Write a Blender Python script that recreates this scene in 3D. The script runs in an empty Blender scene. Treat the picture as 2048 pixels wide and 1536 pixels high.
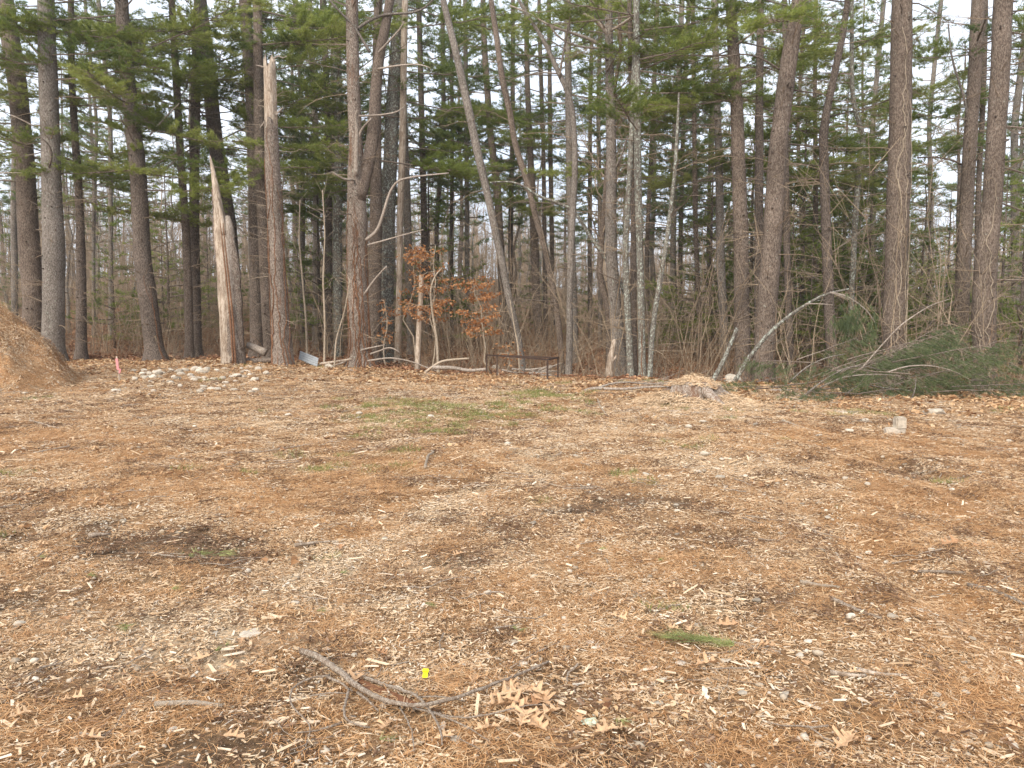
import bpy, math, random
import numpy as np

# ------------------------------------------------------------------ camera, sky, sun, exposure
S = bpy.context.scene
COL = S.collection
F = 1490.0                       # focal length in photograph pixels (2048 wide)
CAM_H = 1.5
PITCH = math.radians(4.0)
cam_d = bpy.data.cameras.new('camera')
cam = bpy.data.objects.new('camera', cam_d)
COL.objects.link(cam)
cam.location = (0, 0, CAM_H)
cam.rotation_euler = (math.radians(90) - PITCH, 0, 0)
cam_d.sensor_width = 36.0
cam_d.lens = 36.0 * F / 2048.0
cam_d.clip_start = 0.05
cam_d.clip_end = 1500
S.camera = cam

SUN_EL, SUN_AZ = 36.0, 205.0     # behind the camera, high, through thin cloud
world = bpy.data.worlds.new('World')
S.world = world
world.use_nodes = True
wn, wl = world.node_tree.nodes, world.node_tree.links
wn.clear()
w_out = wn.new('ShaderNodeOutputWorld')
w_bg = wn.new('ShaderNodeBackground')
w_sky = wn.new('ShaderNodeTexSky')
w_sky.sky_type = 'NISHITA'
w_sky.sun_disc = False
w_sky.sun_elevation = math.radians(SUN_EL)
w_sky.sun_rotation = math.radians(SUN_AZ)
w_tc = wn.new('ShaderNodeTexCoord')
w_no = wn.new('ShaderNodeTexNoise'); w_no.inputs['Scale'].default_value = 2.2; w_no.inputs['Detail'].default_value = 5
w_ra = wn.new('ShaderNodeValToRGB')
w_ra.color_ramp.elements[0].position = 0.35; w_ra.color_ramp.elements[0].color = (5.5, 6.2, 7.3, 1)
w_ra.color_ramp.elements[1].position = 0.7; w_ra.color_ramp.elements[1].color = (8.2, 8.6, 9.3, 1)
w_mx = wn.new('ShaderNodeMix'); w_mx.data_type = 'RGBA'; w_mx.inputs[0].default_value = 0.88
wl.new(w_tc.outputs['Generated'], w_no.inputs['Vector'])
wl.new(w_no.outputs['Fac'], w_ra.inputs['Fac'])
wl.new(w_sky.outputs['Color'], w_mx.inputs[6])
wl.new(w_ra.outputs['Color'], w_mx.inputs[7])
wl.new(w_mx.outputs[2], w_bg.inputs['Color'])
w_bg.inputs['Strength'].default_value = 0.112
wl.new(w_bg.outputs[0], w_out.inputs['Surface'])

sun_d = bpy.data.lights.new('sun', 'SUN')
sun_d.energy = 2.6
sun_d.angle = math.radians(40)
sun_d.color = (1.0, 0.93, 0.82)
sun = bpy.data.objects.new('sun', sun_d)
COL.objects.link(sun)
sun.rotation_euler = (math.radians(90 - SUN_EL), 0, math.radians(180 - SUN_AZ))
S.view_settings.view_transform = 'Standard'
S.view_settings.look = 'None'
S.view_settings.gamma = 1
S.view_settings.use_curve_mapping = False
S.view_settings.exposure = 0.9
S.cycles.max_bounces = 6
S.cycles.diffuse_bounces = 3
S.cycles.transparent_max_bounces = 4

# ------------------------------------------------------------------ helpers
R = np.random.default_rng(7)
random.seed(7)
cp, sp = math.cos(PITCH), math.sin(PITCH)


def at(px, py, Y):
    """world point seen at photograph pixel (px, py) at distance Y in front of the camera"""
    u = (px - 1024) / F
    v = (768 - py) / F
    dy, dz = cp + v * sp, v * cp - sp
    t = Y / dy
    return np.array([u * t, Y, CAM_H + dz * t])


def on_ground(px, py):
    """world point of the pixel on the terrain"""
    u = (px - 1024) / F
    v = (768 - py) / F
    dy, dz = cp + v * sp, v * cp - sp
    t = CAM_H / max(1e-3, -dz)
    for _ in range(8):
        x, y = u * t, dy * t
        z = float(height(np.array([x]), np.array([y]))[0])
        t = 0.5 * t + 0.5 * (CAM_H - z) / max(0.02, -dz)
    x, y = u * t, dy * t
    return np.array([x, y, float(height(np.array([x]), np.array([y]))[0])])


def project(x, y, z=0.0):
    dyw, dzw = y, z - CAM_H
    fwd = dyw * cp - dzw * sp
    up = dyw * sp + dzw * cp
    fwd = np.maximum(fwd, 0.05)
    return 1024 + F * x / fwd, 768 - F * up / fwd


def _h(ix, iy, s):
    n = (ix.astype(np.int64) * 374761393 + iy.astype(np.int64) * 668265263 + s * 1442695041) & 0x7fffffff
    n = ((n ^ (n >> 13)) * 1274126177) & 0x7fffffff
    return ((n ^ (n >> 16)) & 0xffff) / 65535.0


def vn(x, y, s=0):
    ix, iy = np.floor(x), np.floor(y)
    fx, fy = x - ix, y - iy
    fx, fy = fx * fx * (3 - 2 * fx), fy * fy * (3 - 2 * fy)
    a, b = _h(ix, iy, s), _h(ix + 1, iy, s)
    c, d = _h(ix, iy + 1, s), _h(ix + 1, iy + 1, s)
    return (a * (1 - fx) + b * fx) * (1 - fy) + (c * (1 - fx) + d * fx) * fy


def fbm(x, y, s=0, o=4):
    t = 0; a = 0.5; n = 0
    for k in range(o):
        t = t + a * vn(x * 2 ** k, y * 2 ** k, s + k * 17); n += a; a *= 0.5
    return t / n


def ss(a, b, v):
    t = np.clip((v - a) / (b - a), 0, 1)
    return t * t * (3 - 2 * t)


EX = np.array([-60, -20, -12, -6, 0, 3, 5.5, 7, 9, 12, 40.0])
EY = np.array([30, 30, 30, 28.5, 25.5, 23.5, 22, 20.5, 19, 17.5, 15.0])


def edge(x):
    return np.interp(x, EX, EY)


def height(x, y):
    e = edge(x)
    z = 0.07 * (fbm(x * 0.5, y * 0.5, 3) - 0.5) + 0.06 * (fbm(x * 2.2, y * 2.2, 5) - 0.5) + 0.02 * (fbm(x * 8, y * 8, 6, 2) - .5)
    # wheel ruts crossing the clearing
    for c_ in (0.0, 1.7):
        d_ = x - (2.6 + c_) + 0.10 * (y - 5) + .25 * np.sin(y * .5)
        z = z - 0.05 * np.exp(-(d_ / .2) ** 2) * ss(2, 4, y) * ss(13, 9, y) + 0.03 * np.exp(-((np.abs(d_) - .38) / .15) ** 2) * ss(2, 4, y) * ss(13, 9, y)
    d_ = y - (7.6 + .25 * x + .3 * np.sin(x)); z = z - .05 * np.exp(-(d_ / .18) ** 2) * ss(-1.5, 0, x) * ss(3.2, 2, x)
    z = z + 0.35 * ss(13, 29, y) * ss(-2, -10, x)
    z = z - 0.30 * ss(0, 3.5, y - e) * ss(-5, 3, x) * ss(60, 30, y)
    k = np.interp(x, [-60, -20, -5, 5, 12, 60], [0.10, 0.095, 0.065, 0.05, 0.025, 0.02])
    z = z + np.minimum(np.maximum(y - e - 4, 0) * k, 6 + 0 * x) * ss(0, 12, y - e)
    z = z + ss(60, 160, y) * 6
    z = z + ss(1, 6, y - e) * 0.3 * (fbm(x * 0.35, y * 0.35, 9) - 0.5)
    # chip mound round the sawn stump
    z = z + 0.14 * np.exp(-(((x - 3.75) / 0.85) ** 2 + ((y - 15.3) / 0.85) ** 2))
    z = z + 0.2 * np.exp(-(((x + 9.0) / 1.5) ** 2 + ((y - 21.9) / 0.7) ** 2))
    return z


def gz(x, y):
    return float(height(np.array([float(x)]), np.array([float(y)]))[0])


class MB:
    """collects geometry and links it as one mesh object"""
    def __init__(s):
        s.v = []; s.t = []; s.q = []; s.tm = []; s.qm = []; s.c = []; s.n = 0

    def add(s, v, tris=None, quads=None, mat=0, tint=0.5):
        v = np.asarray(v, float).reshape(-1, 3)
        s.v.append(v)
        s.c.append(np.broadcast_to(np.asarray(tint, float), (len(v),)).copy())
        if tris is not None and len(tris):
            s.t.append(np.asarray(tris, np.int64) + s.n); s.tm.append(np.full(len(tris), mat))
        if quads is not None and len(quads):
            s.q.append(np.asarray(quads, np.int64) + s.n); s.qm.append(np.full(len(quads), mat))
        s.n += len(v)

    def tube(s, P, Rr, sides=6, mat=0, tint=0.5, cap=True, rough=0.0, seed=0, flat=1.0):
        P = np.asarray(P, float); n = len(P)
        Rr = np.broadcast_to(np.asarray(Rr, float), (n,))
        T = np.gradient(P, axis=0)
        T /= np.linalg.norm(T, axis=1)[:, None] + 1e-9
        mt = np.abs(T.mean(0))
        ref = np.eye(3)[int(np.argmin(mt))]
        A = np.cross(T, ref); A /= np.linalg.norm(A, axis=1)[:, None] + 1e-9
        B = np.cross(T, A)
        a = np.linspace(0, 2 * np.pi, sides, endpoint=False)
        rr = Rr[:, None] * np.ones((1, sides))
        if rough:
            g = np.random.default_rng(seed)
            base = g.uniform(-1, 1, (1, sides)) * 0.6
            rr = rr * (1 + rough * (base + g.uniform(-1, 1, (n, sides)) * 0.5))
        V = P[:, None, :] + rr[..., None] * (np.cos(a)[None, :, None] * A[:, None, :] + flat * np.sin(a)[None, :, None] * B[:, None, :])
        i = np.arange(n - 1)[:, None] * sides; j = np.arange(sides)[None, :]; k = (j + 1) % sides
        Q = np.stack([i + j, i + k, i + k + sides, i + j + sides], -1).reshape(-1, 4)
        V = V.reshape(-1, 3)
        tr = None
        if cap:
            V = np.vstack([V, P[0], P[-1]])
            jj = np.arange(sides); kk = (jj + 1) % sides
            tr = np.vstack([np.stack([kk, jj, 0 * jj + n * sides], 1),
                            np.stack([(n - 1) * sides + jj, (n - 1) * sides + kk, 0 * jj + n * sides + 1], 1)])
        s.add(V, tr, Q, mat, tint)

    def prisms(s, P0, P1, R0, R1, sides=3, mat=0, tint=0.5):
        P0 = np.asarray(P0, float); P1 = np.asarray(P1, float); n = len(P0)
        if n == 0:
            return
        R0 = np.asarray(R0, float).reshape(-1, 1, 1); R1 = np.asarray(R1, float).reshape(-1, 1, 1)
        T = P1 - P0; T /= np.linalg.norm(T, axis=1)[:, None] + 1e-9
        ref = np.where(np.abs(T[:, 2:3]) < 0.8, np.array([[0, 0, 1.0]]), np.array([[1.0, 0, 0]]))
        A = np.cross(T, ref); A /= np.linalg.norm(A, axis=1)[:, None] + 1e-9
        B = np.cross(T, A)
        a = np.linspace(0, 2 * np.pi, sides, endpoint=False)
        D = np.cos(a)[None, :, None] * A[:, None, :] + np.sin(a)[None, :, None] * B[:, None, :]
        V = np.concatenate([P0[:, None] + R0 * D, P1[:, None] + R1 * D], 1)
        b = np.arange(n)[:, None] * (2 * sides); j = np.arange(sides)[None]; k = (j + 1) % sides
        Q = np.stack([b + j, b + k, b + k + sides, b + j + sides], -1).reshape(-1, 4)
        tn = np.repeat(np.broadcast_to(np.asarray(tint, float), (n,)), 2 * sides)
        s.add(V.reshape(-1, 3), None, Q, mat, tn)

    def blades(s, C, D, L, W, k=9, spread=0.8, mat=0, tint=0.5, g=None):
        """tufts: k thin pointed needles at each centre C, leaning towards D"""
        g = g or R
        n = len(C)
        if n == 0:
            return
        L = np.broadcast_to(np.asarray(L, float), (n,))
        d = np.repeat(D, k, 0) + g.normal(0, spread, (n * k, 3)) * np.array([1, 1, 0.8])
        d /= np.linalg.norm(d, axis=1)[:, None] + 1e-9
        c = np.repeat(C, k, 0)
        l = np.repeat(L, k) * g.uniform(0.7, 1.15, n * k)
        sd = np.cross(d, g.normal(0, 1, (n * k, 3))); sd /= np.linalg.norm(sd, axis=1)[:, None] + 1e-9
        w = W * g.uniform(0.7, 1.3, (n * k, 1))
        V = np.stack([c - sd * w / 2, c + sd * w / 2, c + d * l[:, None]], 1).reshape(-1, 3)
        Tn = np.repeat(np.broadcast_to(np.asarray(tint, float), (n,)), k)
        Tn = np.clip(Tn + g.normal(0, 0.08, n * k), 0, 1)
        s.add(V, np.arange(n * k * 3).reshape(-1, 3), None, mat, np.repeat(Tn, 3))

    def mesh(s, name, mats, smooth=False):
        me = bpy.data.meshes.new(name)
        V = np.vstack(s.v).astype(np.float32)
        t = np.vstack(s.t) if s.t else np.zeros((0, 3), np.int64)
        q = np.vstack(s.q) if s.q else np.zeros((0, 4), np.int64)
        me.vertices.add(len(V)); me.vertices.foreach_set('co', V.ravel())
        nl = t.size + q.size
        me.loops.add(nl)
        me.loops.foreach_set('vertex_index', np.concatenate([t.ravel(), q.ravel()]).astype(np.int32))
        me.polygons.add(len(t) + len(q))
        st = np.concatenate([np.arange(len(t)) * 3, t.size + np.arange(len(q)) * 4]).astype(np.int32)
        me.polygons.foreach_set('loop_start', st)
        mi = np.concatenate([np.concatenate(s.tm) if s.tm else np.zeros(0), np.concatenate(s.qm) if s.qm else np.zeros(0)]).astype(np.int32)
        me.polygons.foreach_set('material_index', mi)
        me.polygons.foreach_set('use_smooth', np.full(len(t) + len(q), bool(smooth)))
        a = me.attributes.new('tint', 'FLOAT', 'POINT')
        a.data.foreach_set('value', np.concatenate(s.c).astype(np.float32))
        for m in (mats if isinstance(mats, (list, tuple)) else [mats]):
            me.materials.append(m)
        me.update(calc_edges=True)
        return me

    def obj(s, name, mats, parent=None, smooth=False, kind=None):
        return link(name, s.mesh(name, mats, smooth), parent, kind)


def link(name, me, parent=None, kind=None, loc=None, rot=None, scale=None):
    o = bpy.data.objects.new(name, me)
    COL.objects.link(o)
    if parent is not None:
        o.parent = parent
    if kind:
        o['kind'] = kind
    if loc is not None: o.location = loc
    if rot is not None: o.rotation_euler = rot
    if scale is not None: o.scale = scale
    return o


def tag(o, label, cat, group=None):
    o['label'] = label; o['category'] = cat
    if group: o['group'] = group
    return o


def thing(name, label, cat, loc=(0, 0, 0), group=None, rz=0):
    o = bpy.data.objects.new(name, None)
    o.empty_display_size = 0.2
    COL.objects.link(o); o.location = loc; o.rotation_euler = (0, 0, rz)
    return tag(o, label, cat, group)


# ------------------------------------------------------------------ materials
def new_mat(name):
    m = bpy.data.materials.new(name); m.use_nodes = True
    n = m.node_tree.nodes; l = m.node_tree.links
    b = n['Principled BSDF']; b.inputs['Roughness'].default_value = 0.9
    b.inputs['Specular IOR Level'].default_value = 0.2
    return m, n, l, b


def ramp(n, stops, interp='LINEAR'):
    r = n.new('ShaderNodeValToRGB'); cr = r.color_ramp; cr.interpolation = interp
    while len(cr.elements) < len(stops): cr.elements.new(0.5)
    for e, (p, c) in zip(cr.elements, stops):
        e.position = p; e.color = (*c, 1)
    return r


def noise(n, l, vec, scale, detail=3, rough=0.55, stretch=None):
    t = n.new('ShaderNodeTexNoise'); t.inputs['Scale'].default_value = scale
    t.inputs['Detail'].default_value = detail; t.inputs['Roughness'].default_value = rough
    if stretch is not None:
        mp = n.new('ShaderNodeMapping'); mp.inputs['Scale'].default_value = stretch
        l.new(vec, mp.inputs['Vector']); l.new(mp.outputs[0], t.inputs['Vector'])
    else:
        l.new(vec, t.inputs['Vector'])
    return t


def mixc(n, l, f, a, b, mode='MIX'):
    m = n.new('ShaderNodeMix'); m.data_type = 'RGBA'; m.blend_type = mode
    for s_, v in ((0, f), (6, a), (7, b)):
        if hasattr(v, 'links'): l.new(v, m.inputs[s_])
        elif s_ == 0: m.inputs[0].default_value = v
        else: m.inputs[s_].default_value = (*v, 1)
    return m.outputs[2]


def bump(n, l, b, h, strength, dist):
    bp = n.new('ShaderNodeBump'); bp.inputs['Strength'].default_value = strength; bp.inputs['Distance'].default_value = dist
    l.new(h, bp.inputs['Height']); l.new(bp.outputs[0], b.inputs['Normal'])


def bark_mat(name, dark, mid, light, lichen=0.0, lich_c=(0.36, 0.38, 0.31), red=0.0, sc=1.0, zs=1.0):
    m, n, l, b = new_mat(name)
    geo = n.new('ShaderNodeNewGeometry'); P = geo.outputs['Position']
    f = noise(n, l, P, 1, 5, 0.7, (34 * sc, 34 * sc, 13 * sc * zs))
    g = noise(n, l, P, 1, 3, 0.8, (85 * sc, 85 * sc, 60 * sc * zs))
    ad = n.new('ShaderNodeMath'); ad.operation = 'MULTIPLY_ADD'; l.new(g.outputs['Fac'], ad.inputs[0]); ad.inputs[1].default_value = 0.8
    l.new(f.outputs['Fac'], ad.inputs[2])
    r = ramp(n, [(0.62, dark), (0.88, mid), (1.22, light)]); l.new(ad.outputs[0], r.inputs['Fac'])
    c = r.outputs['Color']
    big = noise(n, l, P, 0.9, 3)
    rb = ramp(n, [(0.35, (0.78, 0.76, 0.74)), (0.65, (1.12, 1.1, 1.08))]); l.new(big.outputs['Fac'], rb.inputs['Fac'])
    c = mixc(n, l, 1.0, c, rb.outputs['Color'], 'MULTIPLY')
    if lichen:
        sp_ = noise(n, l, P, 1, 4, 0.75, (16, 16, 11))
        rs = ramp(n, [(0.70 - 0.22 * lichen, (0, 0, 0)), (0.76 - 0.22 * lichen, (1, 1, 1))]); l.new(sp_.outputs['Fac'], rs.inputs['Fac'])
        c = mixc(n, l, rs.outputs['Color'], c, lich_c)
    if red:
        rn = noise(n, l, P, 1, 3, 0.6, (4, 4, 0.7))
        rr = ramp(n, [(0.62 - 0.2 * red, (0, 0, 0)), (0.72 - 0.1 * red, (0.8, 0.8, 0.8))]); l.new(rn.outputs['Fac'], rr.inputs['Fac'])
        c = mixc(n, l, rr.outputs['Color'], c, (0.17, 0.075, 0.035))
    l.new(c, b.inputs['Base Color'])
    bump(n, l, b, ad.outputs[0], 0.9, 0.03)
    return m


M = {}
M['pine_bark'] = bark_mat('pine_bark', (0.042, 0.03, 0.023), (0.118, 0.086, 0.066), (0.26, 0.21, 0.17), 0.25)
M['grey_bark'] = bark_mat('grey_bark', (0.05, 0.04, 0.032), (0.15, 0.124, 0.104), (0.31, 0.275, 0.24), 0.4)
M['lichen_bark'] = bark_mat('lichen_bark', (0.05, 0.04, 0.033), (0.14, 0.12, 0.1), (0.27, 0.25, 0.21), 0.75, (0.42, 0.45, 0.38))
M['red_bark'] = bark_mat('red_bark', (0.055, 0.038, 0.03), (0.155, 0.115, 0.09), (0.36, 0.3, 0.25), 0.45, red=0.1)
M['dark_bark'] = bark_mat('dark_bark', (0.035, 0.026, 0.02), (0.105, 0.08, 0.063), (0.24, 0.195, 0.165), 0.15)
M['pale_wood'] = bark_mat('pale_wood', (0.14, 0.095, 0.065), (0.34, 0.265, 0.2), (0.5, 0.42, 0.34), 0.0, sc=0.5, zs=.3)
M['dead_wood'] = bark_mat('dead_wood', (0.16, 0.12, 0.09), (0.33, 0.27, 0.22), (0.5, 0.44, 0.38), 0.15)
M['twig'] = bark_mat('twig', (0.10, 0.075, 0.055), (0.2, 0.155, 0.12), (0.34, 0.28, 0.23), 0.2)
M['dead_twig'] = bark_mat('dead_twig', (0.14, 0.095, 0.06), (0.29, 0.215, 0.145), (0.43, 0.345, 0.25), 0.2)
M['pale_twig'] = bark_mat('pale_twig', (0.2, 0.15, 0.1), (0.36, 0.29, 0.21), (0.5, 0.42, 0.33), 0.1)
M['brush_twig'] = bark_mat('brush_twig', (0.13, 0.07, 0.04), (0.3, 0.18, 0.105), (0.46, 0.32, 0.2), 0.0)
M['vine'] = bark_mat('vine', (0.08, 0.035, 0.018), (0.17, 0.08, 0.042), (0.3, 0.17, 0.1), 0.0)


def tint_mat(name, stops, rough=0.9, trans=0.0, inst=0.0, noise_sc=None, spec=0.2, bmp=0):
    """colour picked by the per-piece tint attribute; inst mixes in a per-clump value"""
    m, n, l, b = new_mat(name)
    a = n.new('ShaderNodeAttribute'); a.attribute_name = 'tint'
    fac = a.outputs['Fac']
    if inst:
        oi = n.new('ShaderNodeObjectInfo')
        q = n.new('ShaderNodeMath'); q.operation = 'SUBTRACT'; l.new(oi.outputs['Random'], q.inputs[0]); q.inputs[1].default_value = 0.5
        w = n.new('ShaderNodeMath'); w.operation = 'MULTIPLY_ADD'; l.new(q.outputs[0], w.inputs[0]); w.inputs[1].default_value = inst
        l.new(fac, w.inputs[2]); w.use_clamp = True
        fac = w.outputs[0]
    r = ramp(n, stops); l.new(fac, r.inputs['Fac'])
    c = r.outputs['Color']
    if noise_sc:
        geo = n.new('ShaderNodeNewGeometry')
        t = noise(n, l, geo.outputs['Position'], noise_sc, 3)
        rb = ramp(n, [(0.3, (0.72, 0.72, 0.72)), (0.7, (1.2, 1.2, 1.2))]); l.new(t.outputs['Fac'], rb.inputs['Fac'])
        c = mixc(n, l, 1.0, c, rb.outputs['Color'], 'MULTIPLY')
        if bmp: bump(n, l, b, t.outputs['Fac'], 0.7, bmp)
    l.new(c, b.inputs['Base Color'])
    b.inputs['Roughness'].default_value = rough
    b.inputs['Specular IOR Level'].default_value = spec
    if trans:
        tr = n.new('ShaderNodeBsdfTranslucent'); l.new(c, tr.inputs['Color'])
        mx = n.new('ShaderNodeMixShader'); mx.inputs[0].default_value = trans
        l.new(b.outputs[0], mx.inputs[1]); l.new(tr.outputs[0], mx.inputs[2])
        l.new(mx.outputs[0], n['Material Output'].inputs['Surface'])
    return m


M['needles'] = tint_mat('needles', [(0.0, (0.075, 0.115, 0.038)), (0.45, (0.16, 0.21, 0.05)), (0.8, (0.27, 0.31, 0.07)), (1.0, (0.38, 0.4, 0.12))], 0.6, 0.5, 0.4)
M['far_needles'] = tint_mat('far_needles', [(0.0, (0.085, 0.125, 0.055)), (0.5, (0.155, 0.205, 0.075)), (1.0, (0.26, 0.3, 0.105))], 0.7, 0.5, 0.5)
M['cut_needles'] = tint_mat('cut_needles', [(0.0, (0.075, 0.1, 0.045)), (0.5, (0.155, 0.185, 0.08)), (0.93, (0.25, 0.27, 0.13)), (1.0, (0.4, 0.27, 0.12))], 0.6, 0.35)
M['sprig_needles'] = tint_mat('sprig_needles', [(0.0, (0.1, 0.12, 0.045)), (0.6, (0.26, 0.29, 0.1)), (1.0, (0.42, 0.42, 0.17))], 0.6, 0.25)
M['beech_leaf'] = tint_mat('beech_leaf', [(0.0, (0.26, 0.1, 0.035)), (0.5, (0.42, 0.19, 0.075)), (1.0, (0.56, 0.32, 0.16))], 0.8, 0.4)
M['chips'] = tint_mat('chips', [(0.0, (0.12, 0.066, 0.03)), (0.28, (0.31, 0.185, 0.098)), (0.52, (0.51, 0.35, 0.205)), (0.78, (0.66, 0.5, 0.335)), (0.92, (0.74, 0.61, 0.46)), (1.0, (0.54, 0.47, 0.38))], 0.85, 0, 0.2, 120)
M['fresh_chips'] = tint_mat('fresh_chips', [(0.0, (0.32, 0.17, 0.085)), (0.5, (0.54, 0.36, 0.21)), (1.0, (0.68, 0.52, 0.35))], 0.85, 0, 0.15, 60)
M['duff'] = tint_mat('duff', [(0.0, (0.15, 0.07, 0.028)), (0.4, (0.42, 0.208, 0.086)), (0.75, (0.62, 0.35, 0.158)), (1.0, (0.74, 0.54, 0.33))], 0.8, 0, 0.35)
M['dry_leaf'] = tint_mat('dry_leaf', [(0.0, (0.17, 0.08, 0.04)), (0.45, (0.39, 0.22, 0.11)), (0.8, (0.58, 0.39, 0.22)), (1.0, (0.68, 0.52, 0.34))], 0.8, 0.2, 0.3)
M['wood_floor_leaf'] = tint_mat('wood_floor_leaf', [(0.0, (0.12, 0.055, 0.03)), (0.5, (0.33, 0.16, 0.085)), (0.85, (0.5, 0.29, 0.17)), (1.0, (0.6, 0.4, 0.25))], 0.8, 0.2, 0.3)
M['pebble'] = tint_mat('pebble', [(0.0, (0.2, 0.155, 0.11)), (0.5, (0.42, 0.34, 0.25)), (1.0, (0.6, 0.52, 0.42))], 0.85, 0, 0.4, 90)
M['stone'] = tint_mat('stone', [(0.0, (0.24, 0.2, 0.155)), (0.5, (0.41, 0.35, 0.275)), (1.0, (0.56, 0.49, 0.4))], 0.9, 0, 0.5, 22, bmp=0.01)
M['grass'] = tint_mat('grass', [(0.0, (0.12, 0.15, 0.04)), (0.6, (0.25, 0.26, 0.08)), (1.0, (0.48, 0.4, 0.2))], 0.8, 0.3, 0.3)


def flat_mat(name, col, rough=0.8, metal=0.0, nsc=20, var=0.25, bmp=0.0):
    m, n, l, b = new_mat(name)
    geo = n.new('ShaderNodeNewGeometry')
    t = noise(n, l, geo.outputs['Position'], nsc, 4, 0.65)
    r = ramp(n, [(0.3, tuple(c * (1 - var) for c in col)), (0.7, tuple(min(1, c * (1 + var)) for c in col))]); l.new(t.outputs['Fac'], r.inputs['Fac'])
    l.new(r.outputs['Color'], b.inputs['Base Color'])
    b.inputs['Roughness'].default_value = rough; b.inputs['Metallic'].default_value = metal
    if bmp: bump(n, l, b, t.outputs['Fac'], 0.6, bmp)
    return m


M['rusty_steel'] = flat_mat('rusty_steel', (0.07, 0.045, 0.035), 0.75, 0.3, 30, 0.5)
M['yellow_plastic'] = flat_mat('yellow_plastic', (0.88, 0.8, 0.02), 0.4, 0, 80, 0.05)
M['pink_tape'] = flat_mat('pink_tape', (0.6, 0.25, 0.25), 0.6, 0, 40, 0.2)
M['sheet_metal'] = flat_mat('sheet_metal', (0.3, 0.31, 0.32), 0.6, 0.2, 8, 0.15)
M['inner_bark'] = flat_mat('inner_bark', (0.16, 0.075, 0.04), 0.8, 0, 60, 0.3, 0.004)
M['outer_bark'] = flat_mat('outer_bark', (0.3, 0.235, 0.18), 0.9, 0, 90, 0.3, 0.004)
M['oak_leaf'] = tint_mat('oak_leaf', [(0.0, (0.28, 0.13, 0.06)), (0.5, (0.48, 0.28, 0.15)), (1.0, (0.6, 0.4, 0.235))], 0.7, 0.15, 0.3, 60)
M['lichen_flake'] = flat_mat('lichen_flake', (0.55, 0.6, 0.45), 0.9, 0, 80, 0.25, 0.003)
M['stump_bark'] = bark_mat('stump_bark', (0.1, 0.06, 0.04), (0.27, 0.2, 0.15), (0.48, 0.42, 0.36), 0.35, red=0.55)
M['stick'] = bark_mat('stick', (0.2, 0.14, 0.1), (0.43, 0.33, 0.25), (0.62, 0.53, 0.43), 0.1, sc=2.2)
M['pale_stick'] = bark_mat('pale_stick', (0.34, 0.24, 0.16), (0.52, 0.41, 0.3), (0.66, 0.56, 0.45), 0.0, sc=4)


# ------------------------------------------------------------------ ground zones (where each kind of litter lies)
def blob_sum(px, py, L):
    t = 0 * px
    for b in L:
        x, y, rx, ry, w = b[:5]
        an = math.radians(b[5]) if len(b) > 5 else 0
        dx, dy = px - x, py - y
        u = (dx * math.cos(an) + dy * math.sin(an)) / rx
        v = (-dx * math.sin(an) + dy * math.cos(an)) / ry
        t = np.maximum(t, w * np.exp(-(u * u + v * v)))
    return t


SOIL = [(1060, 1075, 200, 9, .6, -14), (1400, 1110, 22, 120, .45), (930, 1270, 150, 14, .5), (1330, 1420, 100, 20, .5), (250, 1330, 140, 14, .45), (120, 1390, 120, 16, .45), (300, 1085, 250, 46, 1.15), (60, 1075, 120, 34, .7), (440, 1505, 230, 45, 1.15), (590, 1345, 60, 55, .85, 130), (545, 1400, 40, 30, .7),
        (980, 1058, 55, 22, .8, -20), (1160, 1018, 130, 13, .95, -8), (1255, 998, 60, 10, .8, -8), (1490, 1210, 45, 38, .85), (1500, 1275, 70, 24, .7),
        (1840, 946, 110, 16, .85), (1780, 850, 110, 8, .9), (740, 1240, 60, 16, .6), (640, 1440, 150, 26, .6), (1150, 1330, 130, 30, .5),
        (1200, 1490, 90, 36, .7), (1600, 1330, 150, 26, .4), (30, 1200, 90, 30, .5), (380, 1170, 60, 26, .6), (1700, 1460, 160, 26, .4), (820, 1400, 110, 20, .6),
        (1380, 1000, 120, 14, .5), (560, 905, 180, 5, .6, -6), (1610, 920, 60, 8, .6)]
ORANGE = [(1800, 1200, 300, 60, .8), (1900, 900, 260, 40, .9), (500, 975, 420, 50, 1), (150, 900, 330, 50, .9), (1850, 1010, 300, 120, .9), (1700, 880, 380, 34, 1), (1480, 1470, 260, 60, .8), (1250, 1120, 260, 50, .6),
          (700, 1060, 300, 30, .7), (250, 1180, 400, 40, .5), (1950, 1400, 200, 130, .8), (880, 930, 500, 26, .6), (200, 1460, 240, 50, .6), (1150, 1240, 200, 50, .4)]
PALE = [(900, 1010, 200, 24, 1.1, -24), (480, 1200, 260, 50, .8, -14), (1070, 930, 60, 60, 1), (820, 1050, 160, 22, 1, -22), (980, 985, 120, 30, 1, -15), (700, 1100, 200, 30, .8, -12), (330, 1280, 330, 70, .9), (1440, 930, 130, 30, .8), (1350, 860, 180, 20, .8), (640, 1200, 300, 40, .6),
        (1000, 1120, 200, 40, .7), (430, 850, 300, 12, .7), (1620, 1050, 60, 90, .5), (1500, 1120, 120, 40, .5), (1300, 820, 300, 15, .5), (850, 1330, 300, 50, .4)]
GREEN = [(900, 835, 320, 22, .75), (930, 818, 210, 14, 1), (1060, 792, 120, 8, .9), (640, 945, 220, 16, .5), (880, 868, 160, 10, .5), (1560, 880, 60, 8, .6), (1360, 893, 60, 7, .7), (760, 905, 200, 10, .5), (60, 985, 60, 6, .4), (80, 795, 60, 5, .4), (1480, 770, 200, 9, .7), (1700, 830, 250, 8, .5)]


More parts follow.
